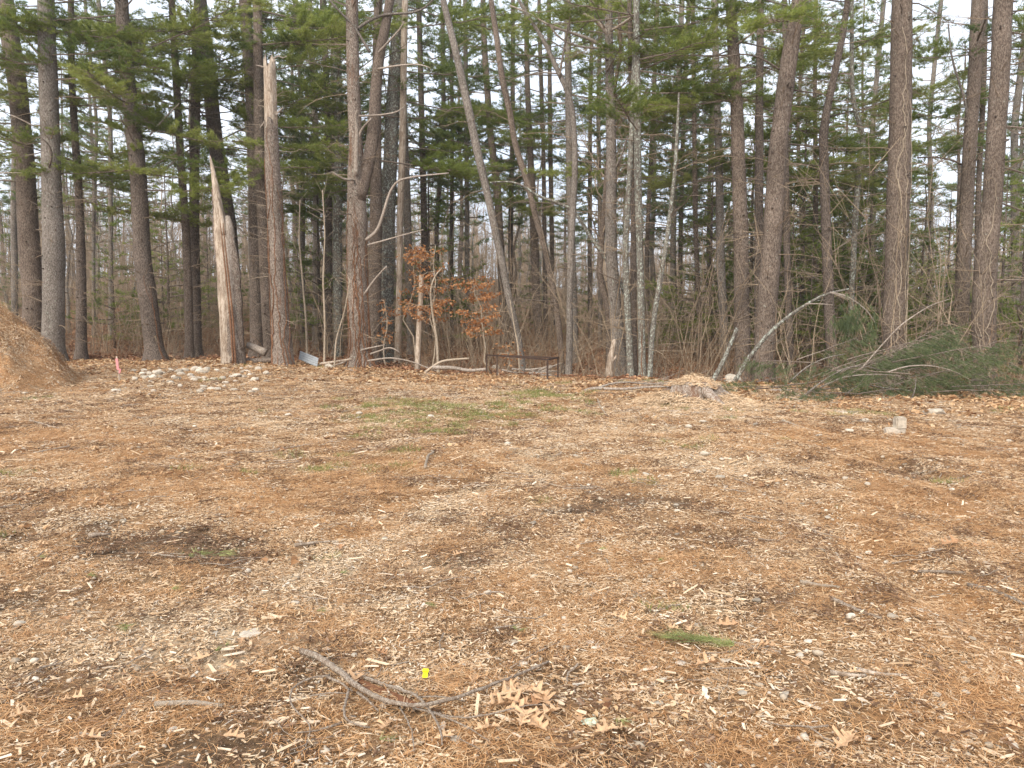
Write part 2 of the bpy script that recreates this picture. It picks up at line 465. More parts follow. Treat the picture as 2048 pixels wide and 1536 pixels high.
def zones(x, y):
    px, py = project(x, y)
    ny = fbm(x * 1.1, y * 0.8, 21) - 0.5
    n2 = fbm(x * 4.5, y * 3.5, 33) - 0.5
    wob = fbm(x * 0.6, y * 0.6, 41) - 0.5
    px = px + wob * 90; py = py + wob * 25 * (py > 760)
    soil = np.clip((blob_sum(px, py, SOIL) + 0.9 * ny + 1.2 * n2 - 0.24) * 2.4, 0, 1)
    orange = np.clip((blob_sum(px, py, ORANGE) + 1.3 * ny + 0.8 * n2 - 0.28) * 1.8, 0, 1)
    pale = np.clip((blob_sum(px, py, PALE) + 1.0 * n2 - 0.6 * ny - 0.2) * 1.9, 0, 1)
    green = np.clip((blob_sum(px, py, GREEN) + 1.2 * n2 - 0.3) * 1.7, 0, 1)
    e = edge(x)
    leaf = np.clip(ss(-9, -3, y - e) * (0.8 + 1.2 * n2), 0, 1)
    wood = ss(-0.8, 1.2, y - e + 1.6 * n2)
    return soil, orange, pale, green, leaf, wood


def build_ground():
    ys = np.concatenate([np.linspace(-12, 1.2, 24), 1.4 + np.arange(0, 7, 0.045), np.geomspace(8.4, 45, 330)[1:], np.geomspace(45, 600, 90)[1:]])
    xs1 = np.concatenate([np.arange(0, 4, 0.05), np.geomspace(4, 30, 170), np.geomspace(30, 400, 50)[1:]])
    xs = np.concatenate([-xs1[::-1][:-1], xs1])
    X, Y = np.meshgrid(xs, ys)
    Z = height(X, Y)
    so, og, pa, gr, le, wo = zones(X.ravel(), Y.ravel())
    near = (1 - wo)
    Z = Z - (0.02 * so * near).reshape(Z.shape)
    V = np.stack([X, Y, Z], -1).reshape(-1, 3)
    ny_, nx_ = X.shape
    i = np.arange(ny_ - 1)[:, None] * nx_; j = np.arange(nx_ - 1)[None]
    Q = np.stack([i + j, i + j + 1, i + j + 1 + nx_, i + j + nx_], -1).reshape(-1, 4)
    b = MB(); b.add(V, None, Q)
    m, n, l, bs = new_mat('forest_soil')
    va = n.new('ShaderNodeAttribute'); va.attribute_name = 'litter'
    geo = n.new('ShaderNodeNewGeometry'); P = geo.outputs['Position']
    t1 = noise(n, l, P, 38, 6, 0.75)
    t2 = noise(n, l, P, 7, 5, 0.6)
    t3 = noise(n, l, P, 1, 4, 0.7, (45, 110, 60))
    r1 = ramp(n, [(0.33, (0.35, 0.33, 0.31)), (0.5, (1, 1, 1)), (0.68, (1.75, 1.7, 1.6))]); l.new(t1.outputs['Fac'], r1.inputs['Fac'])
    r2 = ramp(n, [(0.3, (0.7, 0.68, 0.66)), (0.7, (1.25, 1.25, 1.25))]); l.new(t2.outputs['Fac'], r2.inputs['Fac'])
    c = mixc(n, l, 1.0, va.outputs['Color'], r1.outputs['Color'], 'MULTIPLY')
    c = mixc(n, l, 1.0, c, r2.outputs['Color'], 'MULTIPLY')
    vo = n.new('ShaderNodeTexVoronoi'); vo.inputs['Scale'].default_value = 70; l.new(P, vo.inputs['Vector'])
    rv = ramp(n, [(0.12, (1, 1, 1)), (0.2, (0, 0, 0))]); l.new(vo.outputs['Distance'], rv.inputs['Fac'])
    c = mixc(n, l, rv.outputs['Color'], c, (0.42, 0.34, 0.25))
    l.new(c, bs.inputs['Base Color'])
    bump(n, l, bs, t1.outputs['Fac'], 0.8, 0.02)
    o = b.obj('ground', m, smooth=True, kind='structure')
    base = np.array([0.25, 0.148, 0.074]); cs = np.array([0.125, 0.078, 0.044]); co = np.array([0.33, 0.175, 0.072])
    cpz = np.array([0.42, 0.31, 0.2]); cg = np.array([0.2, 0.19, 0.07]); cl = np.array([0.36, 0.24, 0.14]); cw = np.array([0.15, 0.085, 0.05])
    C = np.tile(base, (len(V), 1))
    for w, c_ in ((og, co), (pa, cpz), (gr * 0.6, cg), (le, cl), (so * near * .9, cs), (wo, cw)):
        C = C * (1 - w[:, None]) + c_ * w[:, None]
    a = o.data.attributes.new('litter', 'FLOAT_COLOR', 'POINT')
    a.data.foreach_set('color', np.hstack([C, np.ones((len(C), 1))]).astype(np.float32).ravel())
    return o


ground = build_ground()

# ------------------------------------------------------------------ litter: loose clumps strewn over the ground
def chips_bm(b, n, rad, lmin, lmax, g, hmax=0.014, fib=0.35, cx=0, cy=0, tlo=0.0, thi=1.0):
    a = g.uniform(0, 2 * np.pi, n); r = rad * np.sqrt(g.uniform(0, 1, n))
    C = np.stack([cx + r * np.cos(a), cy + r * np.sin(a), g.uniform(0.0, hmax, n)], 1)
    L = g.uniform(lmin, lmax, n) * g.uniform(0.5, 1, n)
    W = np.where(g.uniform(0, 1, n) < fib, g.uniform(0.0015, 0.003, n), g.uniform(0.12, 0.33, n) * L).clip(0.0015, 0.016)
    T = g.uniform(0.0012, 0.004, n)
    th = g.uniform(0, np.pi, n)
    d = np.stack([np.cos(th), np.sin(th), g.normal(0, 0.14, n)], 1); d /= np.linalg.norm(d, axis=1)[:, None]
    s = np.cross(d, [0, 0, 1]) + np.stack([0 * th, 0 * th, g.normal(0, .25, n)], 1); s /= np.linalg.norm(s, axis=1)[:, None]
    u = np.cross(s, d)
    # eight corners, the ends uneven
    co = []
    for sx in (-1, 1):
        for sy in (-1, 1):
            ex = sx * (0.5 + g.uniform(-0.14, 0.1, n)) * L
            wy = sy * 0.5 * W * g.uniform(0.55, 1.1, n)
            for sz in (-1, 1):
                co.append(C + d * ex[:, None] + s * wy[:, None] + u * (sz * 0.5 * T)[:, None])
    V = np.stack(co, 1).reshape(-1, 3)
    q = np.array([[0, 1, 3, 2], [4, 6, 7, 5], [0, 4, 5, 1], [2, 3, 7, 6], [1, 5, 7, 3]])
    Q = (np.arange(n)[:, None, None] * 8 + q[None]).reshape(-1, 4)
    b.add(V, None, Q, 0, np.repeat(g.beta(1.9, 1.4, n) * (thi - tlo) + tlo, 8))


def needles_bm(b, n, rad, L0, W, g, hmax=0.012):
    a = g.uniform(0, 2 * np.pi, n); r = rad * np.sqrt(g.uniform(0, 1, n))
    C = np.stack([r * np.cos(a), r * np.sin(a), g.uniform(0.0, hmax, n)], 1)
    th = g.uniform(0, 2 * np.pi, n); L = L0 * g.uniform(0.5, 1.1, n)
    d = np.stack([np.cos(th), np.sin(th), g.normal(0, 0.08, n)], 1)
    s = np.stack([-np.sin(th), np.cos(th), 0 * th], 1)
    k = g.normal(0, 0.12, n) * L
    A = C - d * L[:, None] / 2; Bm = C + s * k[:, None] + [0, 0, 0.003]; E = C + d * L[:, None] / 2
    w = W / 2
    V = np.stack([A - s * w, A + s * w, Bm + s * w, Bm - s * w, E], 1).reshape(-1, 3)
    i = np.arange(n)[:, None] * 5
    b.add(V, np.stack([i + 3, i + 2, i + 4], -1).reshape(-1, 3), np.stack([i, i + 1, i + 2, i + 3], -1).reshape(-1, 4), 0, np.repeat(g.beta(1.6, 1.5, n), 5))


def leaves_bm(b, n, rad, size, g, hmax=0.03):
    """small curled leaves: two bent halves, pointed"""
    a = g.uniform(0, 2 * np.pi, n); r = rad * np.sqrt(g.uniform(0, 1, n))
    C = np.stack([r * np.cos(a), r * np.sin(a), g.uniform(0.004, hmax, n)], 1)
    d = g.normal(0, 1, (n, 3)) * [1, 1, 0.35]; d /= np.linalg.norm(d, axis=1)[:, None]
    s = np.cross(d, [0, 0, 1.0]) + g.normal(0, .3, (n, 3)); s /= np.linalg.norm(s, axis=1)[:, None]
    u = np.cross(s, d); u *= np.sign(u[:, 2:3])
    L = (size * g.uniform(0.55, 1.1, n))[:, None]
    lift = L * g.uniform(0.08, 0.35, (n, 1))
    pts = [C - d * L * .5, C - d * L * .1 + s * L * .32 + u * lift, C + d * L * .25 + s * L * .22 + u * lift, C + d * L * .5,
           C + d * L * .2 - s * L * .26 + u * lift * .8, C - d * L * .12 - s * L * .3 + u * lift]
    V = np.stack(pts, 1); V[:, :, 2] = np.maximum(V[:, :, 2], 0.001); V = V.reshape(-1, 3)
    i = np.arange(n)[:, None] * 6
    Q = np.concatenate([np.stack([i, i + 1, i + 2, i + 3], -1), np.stack([i + 3, i + 4, i + 5, i], -1)], 1).reshape(-1, 4)
    b.add(V, None, Q, 0, np.repeat(g.beta(1.6, 1.5, n), 6))


def ico(sub=1):
    import bmesh
    bm = bmesh.new(); bmesh.ops.create_icosphere(bm, subdivisions=sub, radius=1)
    v = np.array([x.co[:] for x in bm.verts]); f = np.array([[y.index for y in x.verts] for x in bm.faces]); bm.free()
    return v, f


ICO1, ICO1F = ico(1)
ICO2, ICO2F = ico(2)
ICO3, ICO3F = ico(3)


def pebbles_bm(b, n, rad, smin, smax, g):
    for _ in range(n):
        a = g.uniform(0, 6.28); r = rad * math.sqrt(g.uniform()); s = g.uniform(smin, smax) ** 1.0
        v = ICO1 * (1 + g.uniform(-.22, .22, (len(ICO1), 1))) * s * np.array([g.uniform(.8, 1.4), g.uniform(.7, 1.1), g.uniform(.4, .7)])
        c, t = math.cos(a * 3), math.sin(a * 3)
        v = v @ np.array([[c, t, 0], [-t, c, 0], [0, 0, 1]])
        b.add(v + [r * math.cos(a), r * math.sin(a), s * 0.25], ICO1F, None, 0, g.beta(2, 1.6))


def grass_bm(b, n, rad, h, g):
    a = g.uniform(0, 2 * np.pi, n); r = rad * np.sqrt(g.uniform(0, 1, n))
    C = np.stack([r * np.cos(a), r * np.sin(a), 0 * a], 1)
    b.blades(C, np.tile([0, 0, 1.0], (n, 1)), h, 0.0045, 3, 0.55, 0, g.uniform(0, 1, n), g)


def twigs_bm(b, n, rad, g):
    for _ in range(n):
        a = g.uniform(0, 6.28); r = rad * math.sqrt(g.uniform()); L = g.uniform(0.06, 0.28); th = g.uniform(0, 6.28)
        t = np.linspace(-.5, .5, 5)
        w = np.cumsum(g.normal(0, 0.07, 5)) * L
        P = np.stack([r * math.cos(a) + L * t * math.cos(th) - w * math.sin(th), r * math.sin(a) + L * t * math.sin(th) + w * math.cos(th), 0.008 + 0.01 * g.uniform(0, 1, 5)], 1)
        b.tube(P, np.linspace(0.0035, 0.0015, 5) * g.uniform(.6, 1.6), 4, 0, g.uniform())


def protos(name, k, fn, mat, smooth=False):
    c = bpy.data.collections.new(name + ' clumps')
    for i in range(k):
        g = np.random.default_rng(100 + i * 7 + len(name))
        b = MB(); fn(b, g)
        o = bpy.data.objects.new(name, b.mesh(name, mat, smooth)); c.objects.link(o)
    return c, k


def scatter(name, coll, P, rot, scl, label, cat, g, parent=None):
    c, k = coll
    me = bpy.data.meshes.new(name)
    n = len(P)
    me.vertices.add(n); me.vertices.foreach_set('co', np.asarray(P, np.float32).ravel())
    for an, ty, key, val in (('rot', 'FLOAT_VECTOR', 'vector', rot), ('scl', 'FLOAT', 'value', scl), ('idx', 'INT', 'value', g.integers(0, k, n))):
        a = me.attributes.new(an, ty, 'POINT')
        a.data.foreach_set(key, np.asarray(val, np.int32 if ty == 'INT' else np.float32).ravel())
    o = link(name, me, parent, 'stuff')
    if parent is None: tag(o, label, cat)
    ng = bpy.data.node_groups.new(name, 'GeometryNodeTree')
    ng.interface.new_socket('Geometry', in_out='INPUT', socket_type='NodeSocketGeometry')
    ng.interface.new_socket('Geometry', in_out='OUTPUT', socket_type='NodeSocketGeometry')
    N, L = ng.nodes, ng.links
    gi, go = N.new('NodeGroupInput'), N.new('NodeGroupOutput')
    ci = N.new('GeometryNodeCollectionInfo'); ci.inputs['Collection'].default_value = c
    ci.inputs['Separate Children'].default_value = True; ci.inputs['Reset Children'].default_value = True
    ip = N.new('GeometryNodeInstanceOnPoints'); ip.inputs['Pick Instance'].default_value = True

    def na(nm, ty):
        x = N.new('GeometryNodeInputNamedAttribute'); x.data_type = ty; x.inputs['Name'].default_value = nm
        return next(s_ for s_ in x.outputs if s_.enabled and s_.name == 'Attribute')
    er = N.new('FunctionNodeEulerToRotation')
    L.new(na('rot', 'FLOAT_VECTOR'), er.inputs[0]); L.new(er.outputs[0], ip.inputs['Rotation'])
    L.new(na('scl', 'FLOAT'), ip.inputs['Scale']); L.new(na('idx', 'INT'), ip.inputs['Instance Index'])
    L.new(gi.outputs[0], ip.inputs['Points']); L.new(ci.outputs[0], ip.inputs['Instance']); L.new(ip.outputs[0], go.inputs[0])
    md = o.modifiers.new('strew', 'NODES'); md.node_group = ng
    return o


def wedge(dens, rmin, rmax, g, half=0.80):
    """points over the ground in front of the camera, dens(r) per square metre"""
    out = []
    r0 = rmin
    while r0 < rmax:
        r1 = min(rmax, r0 * 1.08)
        area = half * (r1 * r1 - r0 * r0)
        n = g.poisson(dens(0.5 * (r0 + r1)) * area)
        r = np.sqrt(g.uniform(r0 * r0, r1 * r1, n)); a = g.uniform(-half, half, n)
        out.append(np.stack([r * np.sin(a), r * np.cos(a)], 1)); r0 = r1
    return np.vstack(out)


def slope_rot(x, y, g, k=0.05):
    d = 0.12
    hx = (height(x + d, y) - height(x - d, y)) / (2 * d); hy = (height(x, y + d) - height(x, y - d)) / (2 * d)
    n = len(x)
    return np.stack([np.arctan(hy) + g.normal(0, k, n), -np.arctan(hx) + g.normal(0, k, n), 0 * x], 1), g.uniform(0, 2 * np.pi, n)


def eul(x, y, g, k=0.05):
    """random heading about the ground's own upright"""
    tilt, spin = slope_rot(x, y, g, k)
    ax, ay = tilt[:, 0], tilt[:, 1]
    # rotation = Ry(ay) Rx(ax) Rz(spin) -> XYZ euler
    cx, sx, cy_, sy_, cz, sz = np.cos(ax), np.sin(ax), np.cos(ay), np.sin(ay), np.cos(spin), np.sin(spin)
    r00 = cy_ * cz + sy_ * sx * sz; r10 = cx * sz; r20 = -sy_ * cz + cy_ * sx * sz
    r21 = sy_ * sz + cy_ * sx * cz; r22 = cy_ * cx
    return np.stack([np.arctan2(r21, r22), -np.arcsin(np.clip(r20, -1, 1)), np.arctan2(r10, r00)], 1)


g = np.random.default_rng(11)
P_chip = protos('wood_chip_clump', 16, lambda b, g: chips_bm(b, 52, 0.12, 0.01, 0.042, g), M['chips'])
P_big = protos('long_chip_clump', 12, lambda b, g: chips_bm(b, 6, 0.17, 0.04, 0.1, g, 0.018, 0.45, tlo=0.35), M['chips'])
P_needle = protos('needle_clump', 14, lambda b, g: needles_bm(b, 85, 0.15, 0.085, 0.0017, g), M['duff'])
P_leaf = protos('leaf_clump', 14, lambda b, g: leaves_bm(b, 16, 0.2, 0.085, g), M['dry_leaf'])
P_wleaf = protos('forest_leaf_clump', 12, lambda b, g: leaves_bm(b, 22, 0.34, 0.13, g, 0.07), M['wood_floor_leaf'])
P_peb = protos('pebble_clump', 12, lambda b, g: pebbles_bm(b, 12, 0.12, 0.0025, 0.008, g), M['pebble'], True)
P_bigpeb = protos('pebble_pair', 10, lambda b, g: pebbles_bm(b, 2, 0.15, 0.009, 0.02, g), M['pebble'], True)
P_grass = protos('grass_clump', 8, lambda b, g: grass_bm(b, 45, 0.14, 0.05, g), M['grass'])
P_twig = protos('twig_clump', 12, lambda b, g: twigs_bm(b, 3, 0.25, g), M['stick'])
P_fresh = protos('fresh_chip_clump', 10, lambda b, g: chips_bm(b, 34, 0.14, 0.03, 0.12, g, 0.04, 0.25, tlo=0.3), M['fresh_chips'])


P_dark = protos('dark_bit_clump', 10, lambda b, g: chips_bm(b, 30, 0.11, 0.008, 0.05, g, 0.016, 0.3), tint_mat('dark_bits', [(0, (.06, .032, .018)), (.6, (.15, .085, .048)), (1, (.26, .16, .1))], .95, 0, .3))
P_mid = protos('odd_chip_clump', 12, lambda b, g: chips_bm(b, 4, 0.2, 0.05, 0.15, g, 0.02, 0.4, tlo=0.25, thi=.85), M['chips'])


def grow(r):
    return 1 + np.clip((r - 5) / 14.0, 0, 1.1)


def lay(name, protoc, dens, keep, label, cat, rmin=1.7, rmax=34, size=1.0, k=0.05, lift=0.0):
    p = wedge(dens, rmin, rmax, g)
    x, y = p[:, 0], p[:, 1]
    pr = keep(x, y, zones(x, y)) * np.clip(.25 + 1.5 * fbm(x * 1.7 + len(name), y * 1.7, 90 + len(name), 3), 0, 1.4)
    m = g.uniform(0, 1, len(x)) < pr
    x, y = x[m], y[m]
    r = np.hypot(x, y)
    scatter(name, protoc, np.stack([x, y, height(x, y) + lift + 0.002], 1), eul(x, y, g, k), size * grow(r) * g.uniform(.8, 1.25, len(x)), label, cat, g)


# zones order: soil, orange, pale, green, leaf, wood
lay('wood_chips', P_chip, lambda r: 140 / grow(r) ** 2, lambda x, y, z: np.clip(0.56 + 0.6 * z[2] - 0.38 * z[1] - 0.3 * z[3], .18, 1) * (1 - 0.93 * z[0]) * (1 - .6 * z[4]) * (1 - z[5]),
    'pale shredded wood chips strewn over the clearing', 'wood chips')
lay('long_wood_chips', P_big, lambda r: 20 / grow(r) ** 2, lambda x, y, z: np.clip(0.4 + 0.7 * z[2] - 0.25 * z[1], .15, 1) * (1 - 0.85 * z[0]) * (1 - .6 * z[4]) * (1 - z[5]),
    'longer pale wood slivers lying over the mulch', 'wood slivers', size=.9, k=.08, lift=.006)
lay('pine_needles', P_needle, lambda r: 110 / grow(r) ** 2, lambda x, y, z: np.clip(0.5 + 0.6 * z[1] - 0.38 * z[2] - .3 * z[3], .1, 1) * (1 - 0.85 * z[0]) * (1 - .6 * z[4]) * (1 - z[5]),
    'orange brown fallen pine needles matted over the clearing', 'pine needles', k=.07, lift=.005)
lay('leaf_litter', P_leaf, lambda r: 26 / grow(r) ** 2, lambda x, y, z: np.clip(0.02 + z[4] * .95, 0, 1) * (1 - .8 * z[5]),
    'pale dry leaves along the edge of the clearing', 'dry leaves', rmax=36, size=.75, k=.1)
lay('gravel', P_peb, lambda r: 60 / grow(r) ** 2, lambda x, y, z: np.clip(0.12 + .8 * z[0], 0, 1) * (1 - z[5]) * (1 - .7 * z[4]),
    'fine pale gravel showing in bare soil patches', 'gravel', rmax=20)
lay('coarse_gravel', P_bigpeb, lambda r: 18 / grow(r) ** 2, lambda x, y, z: np.clip(0.3 + .25 * z[0] + .25 * ss(900, 1300, project(x, y)[0]) , 0, 1) * (1 - z[5]),
    'scattered rounded pebbles among the wood chips', 'pebbles', rmax=26)
lay('grass', P_grass, lambda r: 45 / grow(r) ** 2, lambda x, y, z: z[3] * (1 - z[5]),
    'thin green grass growing in the middle of the clearing', 'grass', rmax=30, size=.9, k=.1)
lay('small_twigs', P_twig, lambda r: 6 / grow(r) ** 2, lambda x, y, z: (0.35 + .2 * z[2]) * (1 - z[5]),
    'thin broken twigs lying on the mulch', 'twigs', rmax=30, k=.06, lift=.006)


lay('dark_bark_bits', P_dark, lambda r: 75 / grow(r) ** 2, lambda x, y, z: np.clip(ss(.50, .66, fbm(x * 2.3, y * 2.3, 131, 3)) * .9 + .35 * z[0] + .06, 0, 1) * (1 - z[5]) * (1 - .6 * z[4]) * (1 - .5 * z[2]),
    'dark brown shredded bark bits mixed through the mulch', 'bark bits', k=.08, lift=.008)
lay('big_slivers', P_mid, lambda r: 4 / grow(r) ** 2, lambda x, y, z: np.clip(.4 + .5 * z[2], 0, 1) * (1 - .8 * z[0]) * (1 - z[5]),
    'long splintered wood slivers scattered on the mulch', 'wood slivers', k=.08, lift=.008)


# forest floor leaves
def wood_floor():
    p = wedge(lambda r: 7.0 if r < 40 else 2.4, 14, 85, g)
    x, y = p[:, 0], p[:, 1]
    m = g.uniform(0, 1, len(x)) < zones(x, y)[5]
    x, y = x[m], y[m]; r = np.hypot(x, y)
    scatter('forest_floor_leaves', P_wleaf, np.stack([x, y, height(x, y)], 1), eul(x, y, g, .12), (1 + np.clip((r - 25) / 40, 0, 1.2)) * g.uniform(.8, 1.3, len(x)),
            'reddish brown leaf litter covering the forest floor', 'leaf litter', g)


wood_floor()


# ------------------------------------------------------------------ vegetation builders
def needle_limb(b, g, p, d, L, r, tuft, W, k, dens=1.0, droop=0.0, mats=(0, 1), sides=4, hang=0.0, tint=0.5):
    """a limb with side twigs and needle tufts; p start, d direction (unit), L length"""
    n = max(4, int(L / 0.3))
    t = np.linspace(0, 1, n + 1)
    up = np.array([0, 0, 1.0])
    wob = np.cumsum(g.normal(0, 0.02, (n + 1, 3)), 0) * L * 0.5
    P = p + d * (t * L)[:, None] + up * ((-droop * t ** 1.5 + 0.10 * t ** 3) * L)[:, None] + wob * t[:, None]
    rad = r * (1 - 0.85 * t)
    b.prisms(P[:-1], P[1:], rad[:-1], rad[1:], sides, mats[0])
    side = np.cross(d, up); side /= np.linalg.norm(side) + 1e-9
    C = []; D = []; A0 = []; A1 = []
    m = int(max(4, L * 6 * dens))
    for s_ in g.uniform(0.28, 1.0, m):
        i = min(n - 1, int(s_ * n)); q = P[i] + (P[i + 1] - P[i]) * (s_ * n - i)
        sg = g.choice([-1, 1]); l2 = L * g.uniform(0.16, 0.42) * (1.15 - 0.75 * s_)
        dd = d * g.uniform(0.35, 1.0) + side * sg * g.uniform(0.5, 1.0) + up * g.normal(0.04 - hang, 0.16)
        dd /= np.linalg.norm(dd)
        e = q + dd * l2 - up * hang * l2 * .6
        A0.append(q); A1.append(e)
        kk = max(2, int(l2 / (tuft * 0.42)))
        for u in np.linspace(0.3, 1.0, kk):
            C.append(q + (e - q) * u + g.normal(0, 0.03, 3)); D.append(dd * 0.9 + up * (0.35 - 1.3 * hang))
    C.append(P[-1]); D.append(d)
    b.prisms(A0, A1, np.full(len(A0), max(0.004, r * 0.25)), np.full(len(A0), 0.0025), 3, mats[0])
    C = np.array(C); D = np.array(D)
    tv = np.clip(tint + g.normal(0, 0.13, len(C)) + 0.2 * g.normal(0, .5), 0, 1)
    b.blades(C, D, tuft, W, k, 0.55, mats[1], tv, g)


def pine_crown(seed, z0, z1, L0, lean=0.0, tuft=0.2, W=0.02, k=8, keep=0.75, dens=.8, full=False):
    g = np.random.default_rng(seed); b = MB()
    z = z0
    while z < z1:
        f = (z - z0) / (z1 - z0)
        L = L0 * (1 - f) ** 0.7 * (0.6 + 0.4 * min(1, f * 4)) + 0.35
        if full: L = L0 * (1 - f) + 0.2
        a0 = g.uniform(0, 6.28)
        for q in range(g.integers(4, 6)):
            if g.uniform() > keep: continue
            a = a0 + q * 6.28 / 5 + g.normal(0, .25)
            l = L * g.uniform(0.6, 1.15)
            d = np.array([math.cos(a), math.sin(a), g.uniform(-0.05, 0.22) + 0.25 * f]); d /= np.linalg.norm(d)
            needle_limb(b, g, np.array([0, 0, z + g.normal(0, .12)]), d, l, 0.012 + 0.012 * l, tuft, W, k, dens, droop=0.05, sides=3, tint=0.35 + .35 * g.uniform())
        z += g.uniform(0.5, 0.85) * (1 if not full else .55)
    return b


def dead_limbs(b, g, P, Rr, n, zmin, zmax, Lmax, r0=0.012, mat=0, twig=5):
    """bare broken limbs sticking out of a trunk whose centreline is P"""
    zz = P[:, 2]
    for _ in range(n):
        z = g.uniform(zmin, zmax)
        c = np.array([np.interp(z, zz, P[:, i]) for i in range(3)]); rr = np.interp(z, zz, Rr)
        a = g.uniform(0, 6.28); L = Lmax * g.uniform(0.15, 1.0) ** 1.3
        d = np.array([math.cos(a), math.sin(a), g.uniform(-0.1, 0.45)]); d /= np.linalg.norm(d)
        m = 7; t = np.linspace(0, 1, m)
        w = np.cumsum(g.normal(0, 0.045, (m, 3)), 0) * L
        Q = c + d * (rr * .7 + t * L)[:, None] + w * t[:, None] - np.array([0, 0, 1]) * (0.14 * L * t ** 2)[:, None]
        rad = r0 * (0.6 + .8 * L / Lmax) * (1 - 0.8 * t)
        b.prisms(Q[:-1], Q[1:], rad[:-1], rad[1:], 4, mat)
        A0 = []; A1 = []
        for _ in range(int(twig * L) + 1):
            s_ = g.uniform(.2, 1); i = min(m - 2, int(s_ * (m - 1))); q = Q[i]
            dd = d + g.normal(0, .55, 3); dd /= np.linalg.norm(dd); l = g.uniform(.1, .45) * L
            e1 = q + dd * l * .5; e2 = e1 + (dd + g.normal(0, .3, 3)) * l * .5
            A0 += [q, e1]; A1 += [e1, e2]
        b.prisms(A0, A1, np.full(len(A0), r0 * .32), np.full(len(A0), r0 * .16), 3, mat)


def bare_tree(seed, H, r0, start=0.35, spread=0.55, nb=26, twigs=7, lean=0.0):
    """returns trunk builder, branches builder"""
    g = np.random.default_rng(seed)
    n = 14; t = np.linspace(0, 1, n)
    wx = np.cumsum(g.normal(0, .028, n)) * H * .35; wy = np.cumsum(g.normal(0, .028, n)) * H * .35
    P = np.stack([wx - wx[0] + lean * t * H, wy - wy[0], t * H], 1)
    rad = r0 * (1 - 0.88 * t) + 0.008
    rad[0] *= 1.3
    tb = MB(); tb.tube(P, rad, 8, 0, rough=.06, seed=seed)
    bb = MB(); A0, A1, B0, B1 = [], [], [], []

    def br(p, d, L, r, lv):
        m = 4; q = p
        for i in range(m):
            d = d + g.normal(0, 0.16, 3) + np.array([0, 0, 0.07]); d = d / np.linalg.norm(d)
            e = q + d * L / m
            A0.append(q); A1.append(e); B0.append(r * (1 - i / m * .7)); B1.append(r * (1 - (i + 1) / m * .7))
            if lv > 0:
                for _ in range(g.integers(1, 3) if lv > 1 else g.integers(1, 4)):
                    dd = d + g.normal(0, spread, 3); dd /= np.linalg.norm(dd)
                    br(e, dd, L * g.uniform(.3, .6), max(.003, r * .45), lv - 1)
            q = e
    for s_ in g.uniform(start, 1.0, nb):
        p = np.array([np.interp(s_, t, P[:, i]) for i in range(3)])
        a = g.uniform(0, 6.28); d = np.array([math.cos(a), math.sin(a), g.uniform(.3, 1.2)]); d /= np.linalg.norm(d)
        br(p, d, H * g.uniform(.08, .2) * (1.25 - .7 * s_), max(.008, r0 * .32 * (1.2 - s_)), 2)
    bb.prisms(A0, A1, B0, B1, 3, 0)
    return tb, bb


def resample(P, Rr, step=0.35):
    P = np.asarray(P, float); d = np.r_[0, np.cumsum(np.linalg.norm(np.diff(P, axis=0), axis=1))]
    n = max(3, int(d[-1] / step)); u = np.linspace(0, d[-1], n)
    Q = np.stack([np.interp(u, d, P[:, i]) for i in range(3)], 1); r = np.interp(u, d, Rr)
    for _ in range(3):
        Q[1:-1] = (Q[:-2] + 2 * Q[1:-1] + Q[2:]) / 4
    return Q, r


# shared boughs (limb along +X) for the near pines
BOUGH = []
for i in range(7):
    gg = np.random.default_rng(300 + i); b = MB()
    needle_limb(b, gg, np.zeros(3), np.array([1.0, 0, 0]), 4.4, 0.032, 0.17, 0.0115, 12, dens=1.7, droop=0.05, tint=0.6)
    BOUGH.append(b.mesh('bough', [M['twig'], M['needles']]))
BRIGHT = []
for i in range(5):
    gg = np.random.default_rng(320 + i); b = MB()
    needle_limb(b, gg, np.zeros(3), np.array([1.0, 0, 0]), 4.4, 0.032, 0.17, 0.0125, 13, dens=1.9, droop=0.05, tint=0.85)
    BRIGHT.append(b.mesh('bough', [M['twig'], M['needles']]))
DROOP = []
for i in range(4):
    gg = np.random.default_rng(340 + i); b = MB()
    needle_limb(b, gg, np.zeros(3), np.array([1.0, 0, 0]), 2.6, 0.02, 0.2, 0.008, 13, dens=1.7, droop=0.16, hang=0.55, tint=0.42)
    DROOP.append(b.mesh('bough', [M['twig'], M['cut_needles']]))
CROWN = []
for i in range(7):
    CROWN.append(pine_crown(400 + i, 8.0, 22.0, 3.3, keep=.62, dens=.95, W=.026, tuft=.23).mesh('crown', [M['twig'], M['far_needles']]))
NEARCROWN = [pine_crown(450 + i, 10.5, 21.0, 2.6, keep=.3, dens=.8, W=.014, tuft=.17, k=10).mesh('crown', [M['twig'], M['needles']]) for i in range(3)]

# ------------------------------------------------------------------ the trees at the front of the wood
TREES = {}


